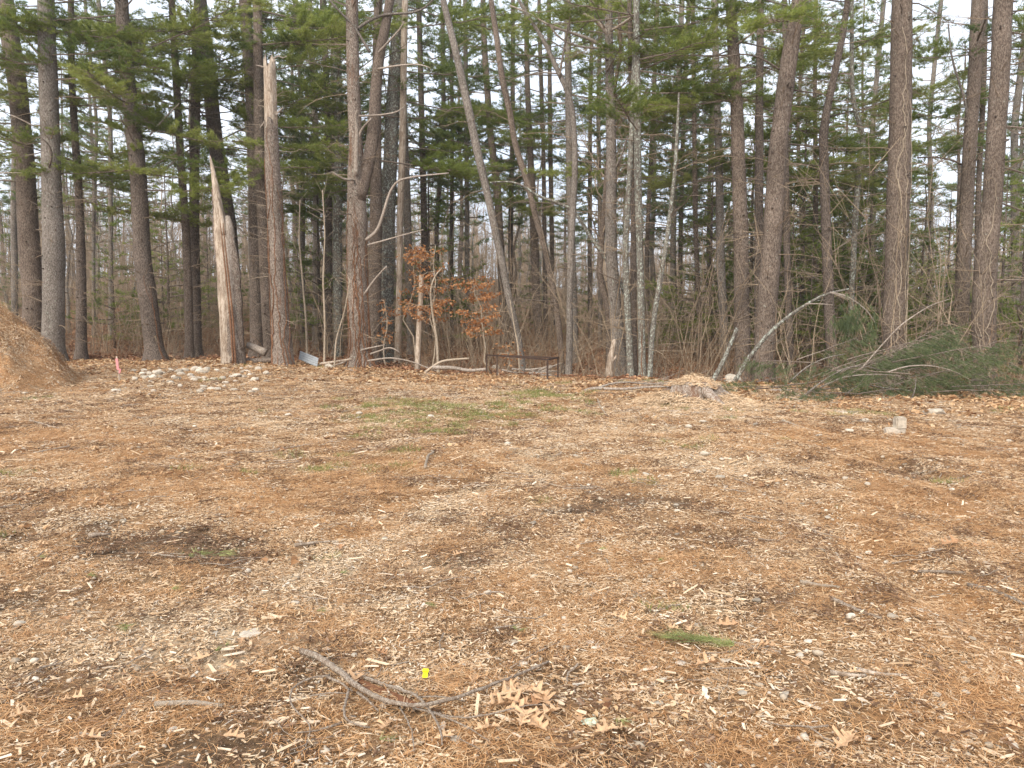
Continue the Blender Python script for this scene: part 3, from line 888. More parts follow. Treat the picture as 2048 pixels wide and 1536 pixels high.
def front_tree(key, pts, Y, mat, label, w=None, cat='tree', name='pine_tree', top=21.0, dead=16, dead_h=(1.5, 12), dl=1.6, crown=None, group='trees at the front of the wood', sides=16, flare=1.35, named=2):
    """pts: (px, py, width px) from the base up, as measured"""
    P = np.array([at(p[0], p[1], Y) for p in pts]); Rr = np.array([p[2] for p in pts]) * 0.5 * Y / F
    x0, y0 = P[0][0], P[0][1]
    d0 = P[0] - P[1]; d0 = d0 / abs(d0[2])
    gzz = gz(x0, y0) - 0.25
    if P[0][2] > gzz:
        nb = P[0] + d0 * (P[0][2] - gzz) * 0.6; nb[2] = gzz
        P = np.vstack([nb, P]); Rr = np.r_[Rr[0] * flare, Rr]
    if top and P[-1][2] < top:
        dt = (P[-1] - P[-2]); dt /= dt[2]
        hh = top - P[-1][2]
        P = np.vstack([P, P[-1] + dt * hh * .4 + [0, 0, 0], P[-1] + np.array([dt[0] * .7, dt[1], 1.0]) * hh]); Rr = np.r_[Rr, Rr[-1] * .65, 0.03]
    base = np.array([P[0][0], P[0][1], gz(P[0][0], P[0][1])])
    Q, r = resample(P, Rr)
    gg = np.random.default_rng(abs(hash(key)) % 1000 if False else sum(map(ord, key)) * 13)
    # a little sway in depth too
    Q[:, 1] += np.cumsum(gg.normal(0, .008, len(Q))) 
    h = np.clip((Q[:, 2] - base[2]) / 0.8, 0, 1); r = r * (1 + (flare - 1) * .8 * (1 - h) ** 2) * (1 + gg.normal(0, .012, len(r)))
    T = thing(name, label, cat, base, group)
    b = MB(); b.tube(Q - base, r, sides, 0, rough=.035, seed=len(key))
    b.obj('trunk', M[mat], T, True)
    if pts[0][2] >= 20:      # short snapped stubs where old whorls were
        kb = MB(); zk = base[2] + .8
        while zk < min(14, Q[-1][2] - 1):
            for _ in range(gg.integers(1, 4)):
                c = np.array([np.interp(zk, Q[:, 2], Q[:, i]) for i in range(3)]) - base; rk = np.interp(zk, Q[:, 2], r)
                a = gg.uniform(0, 6.28); d = np.array([math.cos(a), math.sin(a), gg.uniform(-.2, .4)]); L = gg.uniform(.04, .16)
                kb.tube([c + d * rk * .85, c + d * (rk + .03), c + d * (rk + L)], [.04, .022, .012], 6, rough=.2)
            zk += gg.uniform(.35, .8)
        kb.obj('branch_stubs', M['dark_bark'], T, kind='stuff')
    TREES[key] = (T, Q, r, base)
    if dead:
        zt = min(dead_h[1], Q[-1][2] - 1)
        for q in range(named):
            bb = MB(); dead_limbs(bb, gg, Q - base, r, 1, dead_h[0] + .5, zt - base[2], dl * 1.9, .02, 0, 4)
            bb.obj('branch', M['twig'], T)
        bb = MB(); dead_limbs(bb, gg, Q - base, r, int(dead * 1.9), dead_h[0] - .7, zt - base[2], dl * 1.2, .012, 0, 7)
        bb.obj('dead_twigs', M['dead_twig'], T, kind='stuff')
    if crown is not None:
        tp = Q[-1] - base
        zc = 16.0
        c = np.array([np.interp(zc, Q[:, 2], Q[:, i]) for i in range(3)]) - base
        link('crown', NEARCROWN[crown % 3], T, None, (c[0], c[1], 0), (0, 0, gg.uniform(0, 6)), (1, 1, 1))
    return T


def bough(key, px, py, yaw, L, tilt=0.0, k=0, z=None, meshes=None):
    """a green bough leaving tree KEY at pixel height py; yaw degrees, 0 = to the right, 90 = away"""
    T, Q, r, base = TREES[key]
    zz = at(px, py, base[1])[2] if z is None else z
    c = np.array([np.interp(zz, Q[:, 2], Q[:, i]) for i in range(3)]) - base
    ms = meshes or BOUGH
    me = ms[k % len(ms)]
    s_ = L / 3.2 * 1.12
    return link('bough', me, T, None, c, (0, math.radians(-tilt), math.radians(yaw)), (s_, s_ ** .6, s_ ** .6))


FT = front_tree
FT('a', [(66, 700, 42), (67, 600, 36), (60, 513, 39), (51, 342, 34), (34, 171, 34), (10, 0, 30)], 30, 'pine_bark', 'leftmost front pine, grey brown and swayed, rising behind the mulch pile', crown=0, dead=34)
FT('b', [(106, 705, 42), (108, 600, 39), (107, 513, 41), (101, 342, 34), (96, 171, 34), (90, 0, 30)], 28, 'grey_bark', 'pale grey pine trunk standing right beside the foot of the mulch pile', crown=1, dead=34)
FT('c', [(162, 705, 21), (162, 513, 17), (155, 342, 14), (142, 171, 12), (140, 0, 11)], 30, 'dark_bark', 'slim dark pine between the pale pine and the thick leaning dark pine', crown=2, dead=26)
FT('d', [(311, 710, 36), (297, 600, 34), (285, 513, 32), (278, 342, 30), (256, 171, 27), (243, 0, 24)], 29, 'dark_bark', 'thick dark pine leaning to the left behind the pink survey stake', crown=0, dead=40)
FT('e', [(379, 705, 17), (377, 560, 16), (372, 450, 15), (361, 300, 14), (350, 100, 13), (345, 0, 12)], 31, 'pine_bark', 'narrow brown pine, left stem of the close pair behind the pale stone heap', crown=None, dead=24)
FT('f', [(394, 705, 20), (390, 560, 19), (388, 450, 19), (389, 300, 18), (392, 100, 17), (395, 0, 16)], 32, 'dark_bark', 'dark pine, right stem of the close pair behind the pale stone heap', crown=1, dead=24)
FT('g', [(474, 700, 30), (458, 450, 29), (432, 290, 28), (418, 150, 26), (400, 0, 24)], 33, 'dark_bark', 'dark leaning pine with a bright green bough, half hidden by the splintered snag', crown=2, dead=22)
FT('h', [(514, 695, 27), (512, 513, 25), (510, 310, 25), (497, 110, 23), (488, 0, 21)], 31, 'dark_bark', 'dark pine just behind the tall broken snag', crown=0, dead=30)
FT('i', [(541, 700, 26), (530, 513, 23), (520, 330, 21), (516, 150, 19), (515, 0, 17)], 30, 'pine_bark', 'grey brown pine touching the left edge of the tall broken snag', crown=None, dead=20)
FT('j', [(722, 725, 46), (716, 600, 41), (714, 513, 40), (714, 450, 40), (712, 370, 36), (712, 280, 26), (706, 171, 25), (704, 0, 24)], 28, 'red_bark', 'large reddish forked pine with vines up its trunk', crown=1, dead=46, dl=1.5, flare=1.5, named=4)
FT('k', [(748, 700, 26), (750, 560, 25), (752, 430, 25), (752, 300, 20), (753, 150, 19), (756, 0, 17)], 31, 'pine_bark', 'straight pine close behind the big forked reddish pine', crown=2, dead=20)
FT('l', [(774, 705, 28), (774, 600, 27), (776, 440, 28), (784, 250, 27), (794, 80, 24), (800, 0, 22)], 32, 'lichen_bark', 'thick lichen spotted pine between the forked pine and the pale dead stem', crown=0, dead=28)
FT('m', [(796, 690, 13), (799, 560, 12), (800, 430, 13), (805, 300, 14), (808, 100, 13), (810, 0, 12)], 31.5, 'pale_wood', 'pale barkless dead stem with short broken limbs right of the forked pine', name='dead_tree', crown=None, dead=22, top=15, dl=1.2)
FT('n', [(822, 690, 16), (818, 560, 16), (814, 400, 15), (806, 200, 14), (800, 0, 12)], 36, 'grey_bark', 'grey stem behind the pale dead stem', crown=None, dead=22)
FT('o', [(1043, 712, 13), (1033, 655, 13), (1017, 597, 14), (1005, 525, 14), (992, 470, 15), (975, 386, 15), (957, 314, 16), (940, 232, 16), (923, 154, 15), (910, 96, 14), (886, 0, 12)], 27.5, 'grey_bark', 'long pale trunk leaning steeply to the left across the middle of the wood', name='leaning_tree', crown=None, dead=14, top=14, flare=1.1)
FT('p', [(1008, 640, 16), (1002, 513, 15), (995, 376, 15), (981, 273, 13), (974, 171, 12), (968, 80, 11), (966, 0, 10)], 38, 'pine_bark', 'brown pine rising just right of the steeply leaning pale trunk', crown=1, dead=24)
FT('q', [(1125, 745, 11), (1118, 655, 12), (1108, 587, 12), (1098, 535, 12), (1084, 467, 12), (1077, 462, 12), (1060, 383, 12), (1046, 335, 12), (1029, 290, 12), (1019, 212, 12), (1005, 171, 12), (995, 85, 11), (982, 0, 10)], 29, 'pine_bark', 'thin curved trunk bending left behind the metal frame', name='leaning_tree', crown=None, dead=16, top=13, flare=1.1)
FT('r', [(1080, 690, 17), (1072, 600, 17), (1068, 450, 16), (1060, 300, 12), (1054, 150, 10), (1052, 0, 9)], 38, 'pine_bark', 'straight brown pine behind the metal frame', crown=2, dead=20)
FT('s', [(1092, 700, 9), (1090, 560, 9), (1087, 300, 8), (1080, 100, 8), (1078, 0, 7)], 40, 'dark_bark', 'very slim dark pine right behind the far end of the metal frame', crown=0, dead=18)
FT('t', [(1106, 700, 9), (1105, 560, 9), (1101, 300, 9), (1099, 100, 8), (1098, 0, 8)], 42, 'dark_bark', 'slim dark pine a step left of the kinked tree', crown=1, dead=18)
FT('u', [(1137, 754, 14), (1139, 690, 13), (1140, 560, 13), (1144, 450, 13), (1150, 360, 12), (1151, 308, 11), (1146, 212, 11), (1139, 181, 11), (1122, 154, 10), (1105, 116, 9), (1084, 68, 8), (1060, 38, 7), (1038, 0, 6)], 25.5, 'grey_bark', 'grey tree kinked sharply leftwards high up, standing right of the metal frame', name='kinked_tree', crown=None, dead=14, top=13.5, flare=1.15)
FT('v', [(1150, 700, 15), (1146, 560, 14), (1140, 400, 14), (1137, 200, 14), (1134, 0, 12)], 34, 'grey_bark', 'straight grey pine right behind the kinked tree', crown=2, dead=22)
FT('w', [(1242, 748, 36), (1233, 650, 26), (1226, 560, 24), (1221, 480, 23), (1223, 340, 21), (1221, 220, 18), (1218, 80, 16), (1217, 0, 15)], 26, 'grey_bark', 'tall grey pine with long bare limbs near its top, behind the broken stub', crown=0, dead=24, named=3)
FT('x', [(1262, 758, 14), (1254, 600, 13), (1250, 500, 12), (1262, 300, 11), (1270, 100, 10), (1276, 0, 9)], 25, 'lichen_bark', 'lichen spotted trunk, left stem of the close cluster of three', crown=None, dead=20)
FT('y', [(1270, 758, 11), (1268, 600, 11), (1268, 450, 12), (1266, 300, 12), (1262, 100, 10), (1260, 0, 9)], 25.6, 'dark_bark', 'dark middle stem of the close cluster of three', crown=None, dead=20)
FT('z', [(1285, 760, 15), (1282, 600, 14), (1280, 500, 14), (1276, 350, 15), (1275, 150, 13), (1273, 0, 12)], 24.8, 'lichen_bark', 'dark lichen flecked trunk with a knot hole, right stem of the close cluster of three', crown=1, dead=26)
FT('aa', [(1299, 765, 11), (1305, 655, 10), (1316, 587, 10), (1328, 518, 9), (1338, 450, 9), (1350, 350, 7), (1356, 240, 6)], 24, 'lichen_bark', 'thin lichen covered sapling leaning right beside the cluster of three', name='sapling', crown=None, dead=12, top=9, flare=1.1)
FT('ab', [(1403, 740, 11), (1397, 600, 10), (1391, 450, 10), (1389, 250, 9), (1386, 0, 8)], 33, 'pine_bark', 'slim brown pine behind the chip covered stump', crown=2, dead=22)
FT('ac', [(1451, 745, 18), (1447, 640, 17), (1440, 513, 17), (1438, 350, 15), (1432, 150, 13), (1428, 0, 12)], 30, 'grey_bark', 'grey pine left of the two thick straight pines', crown=0, dead=30)
FT('ad', [(1486, 750, 33), (1483, 600, 30), (1482, 450, 29), (1478, 350, 27), (1474, 200, 24), (1466, 80, 22), (1462, 0, 20)], 25, 'pine_bark', 'thick straight brown pine behind the arching broken sapling', crown=1, dead=36)
FT('ae', [(1518, 755, 18), (1518, 600, 18), (1518, 400, 17), (1520, 200, 15), (1522, 0, 13)], 28, 'dark_bark', 'dark pine squeezed between the two thick pines', crown=None, dead=20)
FT('af', [(1527, 765, 44), (1534, 620, 39), (1546, 460, 37), (1550, 380, 36), (1558, 270, 34), (1567, 205, 33), (1578, 110, 31), (1590, 50, 28), (1598, 0, 27)], 22, 'pine_bark', 'very thick pine leaning slightly right with pale lichen spots high up', crown=2, dead=30, flare=1.2)
FT('ag', [(1582, 755, 15), (1578, 640, 14), (1574, 500, 13), (1572, 300, 11), (1570, 0, 9)], 27, 'dark_bark', 'slim dark pine a step right of the very thick leaning pine', crown=None, dead=20)
FT('ah', [(1668, 758, 23), (1658, 620, 20), (1653, 470, 19), (1648, 340, 18), (1645, 260, 17), (1659, 190, 14), (1676, 110, 13), (1690, 40, 12), (1694, 0, 11)], 26, 'dark_bark', 'dark double bent pine left of the thickest vine hung pine', crown=0, dead=40, dl=2.2, named=4)
FT('ai', [(1630, 740, 11), (1632, 600, 10), (1632, 400, 9), (1630, 200, 8), (1632, 0, 7)], 31, 'pine_bark', 'slim pine just left of the double bent pine', crown=1, dead=20)
FT('aj', [(1700, 735, 11), (1703, 600, 11), (1708, 513, 11), (1711, 444, 11), (1717, 342, 11), (1727, 300, 11), (1732, 273, 10), (1720, 253, 9), (1705, 205, 9), (1703, 102, 8), (1704, 0, 7)], 28, 'lichen_bark', 'thin grey trunk with an S shaped bend left of the vine hung pine', name='crooked_tree', crown=None, dead=30, top=13, dl=2.0)
FT('ak', [(1790, 760, 48), (1788, 640, 43), (1792, 513, 42), (1797, 376, 42), (1801, 205, 40), (1804, 0, 38)], 23, 'pine_bark', 'thickest pine with pale vines winding up it behind the cut green boughs', crown=1, dead=30)
FT('al', [(1922, 760, 29), (1925, 600, 27), (1931, 450, 25), (1936, 340, 25), (1946, 171, 24), (1954, 0, 23)], 27, 'pine_bark', 'straight pine left of the last thick pine, dark boughs behind it', crown=2, dead=36, dl=2.2)
FT('am', [(1960, 700, 12), (1955, 500, 11), (1958, 378, 10), (1968, 171, 10), (1972, 0, 9)], 29, 'dark_bark', 'thin dark stem squeezed between the last two thick pines', crown=None, dead=16)
FT('an', [(1970, 770, 44), (1969, 600, 43), (1975, 480, 40), (1985, 410, 36), (1994, 273, 34), (2003, 140, 34), (2009, 0, 34)], 21, 'pine_bark', 'thick pine at the far right of the front row beyond the pile of cut boughs', crown=0, dead=30, dl=2.0)
# second row, seen between the thick ones
EXTRA = [(222, 640, 9, 8, 40, 'grey_bark'), (187, 640, 7, 6, 42, 'grey_bark'), (657, 660, 14, 12, 36, 'dark_bark'), (676, 680, 18, 17, 34, 'lichen_bark'), (632, 650, 13, 11, 37, 'dead_wood'),
         (848, 690, 13, 10, 38, 'dark_bark'), (876, 660, 9, 8, 42, 'dark_bark'), (903, 680, 8, 7, 42, 'dark_bark'), (934, 690, 10, 8, 40, 'grey_bark'), (1022, 660, 10, 8, 44, 'dark_bark'),
         (1296, 700, 9, 8, 38, 'dark_bark'), (1347, 700, 11, 10, 37, 'grey_bark'), (1362, 700, 9, 8, 40, 'dark_bark'), (1418, 690, 8, 7, 42, 'dark_bark'), (605, 690, 10, 8, 38, 'grey_bark'),
         (1604, 700, 8, 7, 40, 'dark_bark'), (1745, 700, 11, 9, 40, 'grey_bark'), (1862, 690, 9, 8, 42, 'grey_bark'), (1200, 690, 9, 8, 40, 'grey_bark'), (1180, 680, 9, 7, 43, 'dark_bark'), (30, 620, 12, 10, 40, 'grey_bark'), (2030, 700, 14, 12, 34, 'grey_bark')]
for i, (x, yb, wb, wt, Y, mt) in enumerate(EXTRA):
    j = R.normal(0, 6)
    FT('extra%d' % i, [(x, yb, wb), (x + j * .3, yb - 200, wb), (x - j, 250, (wb + wt) / 2), (x - 1.2 * j + (x - 1024) * .03, 0, wt)], Y, mt,
       'slender straight pine of the second row, seen between the thicker front trunks', crown=None, dead=14, group='second row pines between the front trunks', sides=8, named=0, top=23)
    T, Q, r, base = TREES['extra%d' % i]
    c = np.array([np.interp(15, Q[:, 2], Q[:, k]) for k in range(3)]) - base
    link('crown', CROWN[i % 7], T, None, (c[0], c[1], -1 + R.uniform(-1, 1.5)), (0, 0, R.uniform(0, 6)), (.75, .75, .95))

# green boughs that hang into view (tree key, pixel height, heading, length)
BL = [('g', 285, 5, 3.0, 6), ('g', 280, 175, 2.6, -4), ('g', 255, 215, 2.6, 10), ('g', 250, 320, 2.4, 10), ('g', 295, 280, 2.2, 4), ('g', 230, 195, 3.2, 18), ('g', 210, 340, 2.6, 15), ('g', 180, 250, 2.8, 10), ('g', 130, 10, 2.8, 0), ('g', 90, 190, 3, 10), ('g', 40, 300, 3, 0),
      ('d', 340, 200, 2.2, -10), ('d', 345, 350, 2.2, -8), ('d', 250, 340, 2.6, -12), ('d', 190, 170, 3.0, -6), ('d', 120, 20, 3.0, 0), ('d', 60, 200, 3.2, -5), ('d', 20, 330, 3, 0), ('d', 400, 20, 1.5, -10), ('d', 10, 250, 3, 0), ('d', 210, 280, 2.2, -5),
      ('d', 160, 200, 3.6, 5), ('d', 110, 340, 3.6, 5), ('c', 130, 350, 3, 0), ('b', 160, 350, 2.6, 0), ('g', 60, 200, 3.6, 8), ('h', 10, 200, 3.2, 5), ('i', 90, 340, 3.0, 0), ('d', 380, 345, 2.4, -5), ('c', 330, 350, 2.6, -5), ('c', 400, 5, 2.4, -5), ('a', 320, 350, 2.4, -8), ('ai', 300, 345, 3, 0), ('ai', 350, 190, 3, 0), ('ai', 240, 340, 3, 0), ('ae', 280, 350, 3, -5), ('ae', 340, 10, 2.6, -5), ('c', 210, 0, 2.0, -6), ('c', 150, 200, 2.0, 0), ('c', 90, 330, 2.2, -5), ('c', 60, 160, 2.2, 0), ('c', 30, 30, 2.4, 0), ('c', 300, 340, 1.8, -8), ('c', 360, 10, 1.5, -8), ('c', 420, 350, 1.4, -8),
      ('a', 300, 190, 2.0, -6), ('a', 290, 330, 2.0, -8), ('a', 150, 10, 2.2, 0), ('a', 60, 200, 2.5, 0), ('a', 200, 250, 2, 0), ('b', 300, 190, 1.6, -4), ('b', 60, 10, 2.4, 0), ('b', 20, 200, 2.4, 0), ('b', 110, 330, 2.2, -5),
      ('f', 90, 200, 2.5, -6), ('f', 60, 350, 2.6, 0), ('f', 20, 270, 2.6, 0), ('f', 160, 10, 2.2, -4), ('f', 200, 190, 2.0, -4), ('e', 30, 20, 2.6, 0), ('e', 120, 200, 2.4, 0), ('e', 200, 300, 2, 0),
      ('h', 30, 10, 3, 0), ('h', 70, 190, 2.4, -5), ('h', 100, 340, 2.6, -6), ('i', 60, 350, 3, 0), ('i', 20, 20, 3, 0), ('i', 150, 5, 2.2, -5),
      ('k', 330, 200, 2.6, -10), ('k', 320, 345, 2.8, -12), ('l', 310, 0, 2.8, -10), ('l', 330, 340, 2.6, -12), ('l', 200, 10, 2.6, -8), ('l', 140, 345, 2.8, -5), ('l', 60, 0, 3, 0), ('l', 350, 190, 2, -8), ('k', 280, 185, 2.6, -6), ('k', 370, 180, 2.0, -4), ('l', 10, 30, 3.2, 0), ('k', 20, 170, 3, 0), ('k', 90, 200, 3, -4),
      ('p', 60, 350, 3, 0), ('p', 20, 200, 3, 0), ('p', 120, 10, 2.6, 0), ('p', 160, 190, 2.6, 0), ('p', 290, 10, 2, -5), ('r', 30, 10, 3, 0), ('r', 90, 190, 2.8, 0), ('r', 60, 330, 3, 0), ('r', 150, 0, 2.4, 0), ('r', 240, 10, 2.2, -6), ('r', 330, 190, 2, -5), ('s', 40, 200, 3, 0), ('s', 100, 340, 2.6, 0), ('t', 20, 0, 3, 0), ('t', 150, 190, 2.6, 0), ('t', 230, 340, 2.2, 0),
      ('v', 190, 10, 2.6, -4), ('v', 120, 190, 2.4, 0), ('v', 240, 190, 2.6, -5), ('v', 60, 0, 3, 0), ('v', 20, 170, 3, 0), ('v', 320, 5, 2.2, -6),
      ('z', 60, 0, 2.2, -2), ('z', 140, 350, 2.2, -4), ('z', 30, 200, 2.2, 0), ('x', 30, 190, 2.2, 0), ('ab', 60, 10, 2.6, 0), ('ab', 120, 190, 2.6, 0), ('ab', 30, 190, 3, 0), ('ab', 200, 340, 2.4, -5), ('ab', 260, 190, 2.2, -6), ('ab', 320, 10, 2, -6),
      ('ac', 40, 0, 3, 0), ('ac', 90, 190, 3, 0), ('ac', 140, 340, 2.6, -3), ('ac', 190, 10, 2.8, -5), ('ac', 250, 190, 2.5, -5), ('ac', 310, 0, 2.2, -8), ('ac', 360, 200, 2, -8),
      ('ad', 80, 10, 2.4, 0), ('ad', 200, 190, 1.8, -5), ('ad', 110, 190, 2.4, 0), ('ae', 60, 0, 3, 0), ('ae', 130, 30, 2.6, -3), ('ae', 190, 200, 2.4, -5), ('ae', 240, 10, 2.4, -8), ('ae', 20, 190, 3, 0),
      ('ai', 90, 0, 2.2, 0), ('ai', 150, 190, 2.2, 0), ('ai', 210, 10, 2.4, -4), ('ai', 270, 200, 2.4, -6), ('ai', 320, 0, 2.4, -8), ('ai', 380, 20, 2.2, -8), ('ai', 420, 180, 2, -8), ('ai', 20, 190, 2.4, 0),
      ('al', 100, 10, 1.8, -5), ('al', 110, 180, 2.0, -8), ('al', 240, 195, 1.8, -8), ('an', 60, 0, 2, -5), ('an', 330, 20, 2.4, -10), ('an', 400, 10, 2.2, -10), ('an', 250, 350, 2.2, -8), ('am', 100, 190, 1.6, 0)]
for i, (k, py, yaw, L, tl) in enumerate(BL):
    bough(k, 1024, py, yaw + R.normal(0, 8) - (40 if k == 'g' else 0), L * (1.4 if k == 'g' else 1.22), tl + R.normal(0, 3), i, None, BRIGHT if (k in 'gdcfehi' and i % 2 == 0) or k in ('g', 'ai', 'ac', 'ab') else None)

gx = np.random.default_rng(5150)
for key in ('a', 'c', 'd', 'f', 'g', 'h', 'i', 'k', 'l', 'p', 'r', 's', 't', 'v', 'w', 'y', 'z', 'ab', 'ac', 'ad', 'ae', 'af', 'ag', 'ai', 'am', 'al', 'n', 'e', 'extra0', 'extra2', 'extra3', 'extra5', 'extra8', 'extra9', 'extra10', 'extra12', 'extra13', 'extra15', 'extra18', 'extra19'):
    T_, Q_, r_, b_ = TREES[key]
    right = b_[0] > 9.5
    for q_ in range(2 if right else 3):
        bough(key, 0, 0, gx.choice([0, 180]) + gx.normal(0, 45) + (30 if gx.uniform() < .5 else -10), gx.uniform(2.2, 3.4) * (.8 if right else 1), gx.normal(0, 8), int(gx.integers(0, 7)), z=gx.uniform(7.0 if b_[1] < 33 else 6.0, 14.5))

# the second stem of the forked pine, and big bare limbs that show against the sky
T, Q, r, base = TREES['j']
P = [at(x, y, 28) - base for x, y in ((716, 400), (724, 370), (741, 310), (748, 260), (752, 171), (758, 110), (770, 60), (780, 0))]
P.append(P[-1] + np.array([0.6, 0, 4.0])); P.append(P[-1] + np.array([.3, 0, 4.0]))
q, rr = resample(P, np.array([30, 28, 26, 24, 22, 20, 19, 17, 10, 3]) * .5 * 28 / F)
b = MB(); b.tube(q, rr, 14, 0, rough=.03, seed=4); o = b.obj('stem', M['pine_bark'], T, True); o['label'] = 'right stem of the fork curving away and then up'


def limb(key, pts, Y, w0, w1, mat='dead_wood', name='branch', tw=5, seed=1):
    T, Q, r, base = TREES[key]
    P = np.array([at(x, y, Y) - base for x, y in pts]); P[:, 1] += np.linspace(0, -.5, len(P))
    q, rr = resample(P, np.linspace(w0, w1, len(P)) * .5 * Y / F, .15)
    b = MB(); b.tube(q, rr, 6, 0, rough=.08, seed=seed)
    gg = np.random.default_rng(seed); A0 = []; A1 = []
    for _ in range(tw):
        i = gg.integers(len(q) // 4, len(q)); d = gg.normal(0, 1, 3); d /= np.linalg.norm(d); l = gg.uniform(.15, .6)
        e = q[i] + d * l; A0.append(q[i]); A1.append(e)
    b.prisms(A0, A1, np.full(tw, .008), np.full(tw, .003), 3)
    return b.obj(name, M[mat], T, True)


limb('j', [(740, 105), (710, 55), (682, 30), (655, 0)], 28, 6, 3, 'grey_bark', seed=2)
limb('j', [(712, 60), (735, 45), (770, 33), (830, 33), (855, 25), (870, 10)], 28, 7, 3, 'grey_bark', seed=3)
limb('j', [(715, 290), (722, 262), (735, 255), (748, 245)], 28, 6, 4, 'dead_wood', seed=4)
limb('j', [(712, 350), (714, 300), (718, 262), (713, 235), (720, 228)], 27.6, 10, 4, 'dead_wood', seed=5)
limb('j', [(728, 590), (750, 560), (766, 545), (778, 535)], 27.6, 5, 3, 'dead_wood', seed=6)
limb('j', [(732, 480), (755, 465), (768, 430), (780, 390), (795, 365), (830, 358), (900, 352)], 27.6, 8, 2.5, 'dead_wood', seed=7)
limb('j', [(735, 490), (770, 482), (810, 472), (850, 463)], 27.6, 4, 2, 'dead_wood', seed=8)
limb('j', [(706, 360), (690, 365), (672, 350)], 27.6, 5, 3, 'dead_wood', seed=9)
limb('j', [(718, 232), (760, 233), (800, 230), (812, 222)], 27.7, 4, 2, 'dead_wood', seed=10)
limb('j', [(756, 138), (790, 135), (840, 134), (862, 145)], 27.7, 4, 2, 'dead_wood', seed=11)
limb('j', [(757, 105), (780, 85), (805, 65), (812, 55)], 27.7, 5, 2, 'dead_wood', seed=12)
limb('w', [(1215, 70), (1203, 52), (1180, 42), (1150, 28), (1120, 0)], 26, 9, 4, 'dead_wood', seed=13)
limb('w', [(1214, 97), (1180, 80), (1140, 70), (1100, 60), (1060, 38), (1020, 24)], 26, 7, 3, 'dead_wood', seed=14)
limb('w', [(1214, 97), (1170, 98), (1140, 95), (1110, 80), (1100, 65)], 25.8, 5, 3, 'dead_wood', seed=15)
limb('w', [(1222, 62), (1240, 55), (1260, 45)], 26, 5, 3, 'dead_wood', seed=16)
limb('w', [(1224, 345), (1238, 325), (1246, 300), (1250, 280)], 26, 6, 3, 'grey_bark', seed=17)
limb('w', [(1220, 28), (1190, 15), (1160, 0)], 26, 5, 3, 'dead_wood', seed=18)
limb('b', [(92, 120), (75, 105), (62, 88), (60, 75), (30, 50), (0, 34)], 28, 5, 3, 'dead_wood', seed=19)
limb('b', [(94, 240), (80, 262), (65, 248), (40, 238)], 28, 4, 2, 'dead_wood', seed=20)
limb('b', [(100, 350), (60, 348), (0, 352)], 28, 3, 2, 'dead_wood', seed=21)
limb('b', [(98, 335), (112, 310), (110, 290), (95, 280)], 27.4, 4, 2, 'dark_bark', seed=22)
limb('u', [(1119, 155), (1122, 130), (1130, 90), (1136, 60), (1142, 20)], 25.5, 5, 3, 'red_bark', seed=23)
limb('d', [(300, 270), (335, 240), (370, 215)], 29, 4, 2, 'dead_wood', seed=24)
limb('g', [(430, 285), (400, 283), (370, 300), (330, 325), (300, 345), (260, 360)], 32, 4, 2, 'dead_wood', seed=25)
limb('g', [(428, 282), (380, 302), (345, 335), (325, 360)], 32, 4, 2, 'dead_wood', seed=26)
limb('al', [(1940, 260), (1925, 200), (1905, 155), (1890, 120), (1880, 60)], 27, 6, 3, 'grey_bark', seed=27)
limb('al', [(1925, 330), (1900, 322), (1860, 318), (1820, 322)], 27, 4, 3, 'dark_bark', seed=28)
limb('al', [(1915, 600), (1890, 610), (1860, 640), (1830, 670), (1800, 700)], 26.5, 5, 3, 'dark_bark', seed=29)
limb('ad', [(1461, 95), (1480, 88), (1500, 76)], 25, 4, 3, 'pale_wood', seed=30)
limb('af', [(1560, 140), (1520, 120), (1480, 115), (1420, 130)], 22, 4, 2, 'dark_bark', seed=31)
limb('af', [(1584, 15), (1560, 13), (1530, 14), (1500, 5)], 22, 4, 3, 'grey_bark', seed=32)
limb('af', [(1588, 180), (1610, 190), (1630, 200)], 22, 4, 2, 'dark_bark', seed=33)
limb('aj', [(1715, 340), (1740, 330), (1790, 310)], 28, 4, 2, 'dark_bark', seed=34)
# an old fallen limb lodged across the middle trunks
lt = thing('lodged_limb', 'long crooked dead limb lodged slantwise between the kinked tree and the tall grey pine', 'dead limb', at(1240, 640, 26.5))
pp = np.array([at(x, y, 26.8) for x, y in ((1252, 590), (1240, 560), (1215, 520), (1185, 480), (1155, 430), (1140, 415), (1100, 400), (1070, 390), (1050, 372), (1020, 362), (980, 365))]) - at(1240, 640, 26.5)
q, rr = resample(pp, np.linspace(10, 3, len(pp)) * .5 * 26.8 / F, .15)
b = MB(); b.tube(q, rr, 7, rough=.08); b.obj('limb', M['lichen_bark'], lt, True)
# vines on the trunks
def vines(key, n, zlo, zhi, mat='vine', r0=.012, seed=0, wind=.25):
    T, Q, r, base = TREES[key]; gg = np.random.default_rng(seed)
    for _ in range(n):
        z = np.arange(zlo, zhi * gg.uniform(.6, 1), .15)
        a = gg.uniform(math.pi * 1.05, math.pi * 1.95) + np.cumsum(gg.normal(0, wind * .35, len(z)))
        c = np.stack([np.interp(z + base[2], Q[:, 2], Q[:, i]) for i in range(3)], 1) - base
        rr = np.interp(z + base[2], Q[:, 2], r) + r0 * .8
        P = c + np.stack([np.cos(a) * rr, np.sin(a) * rr, 0 * a], 1)
        b = MB(); b.tube(P, r0 * gg.uniform(.6, 1.3) * np.linspace(1.3, .6, len(z)), 5, rough=.15, seed=seed)
        b.obj('vine', M[mat], T)


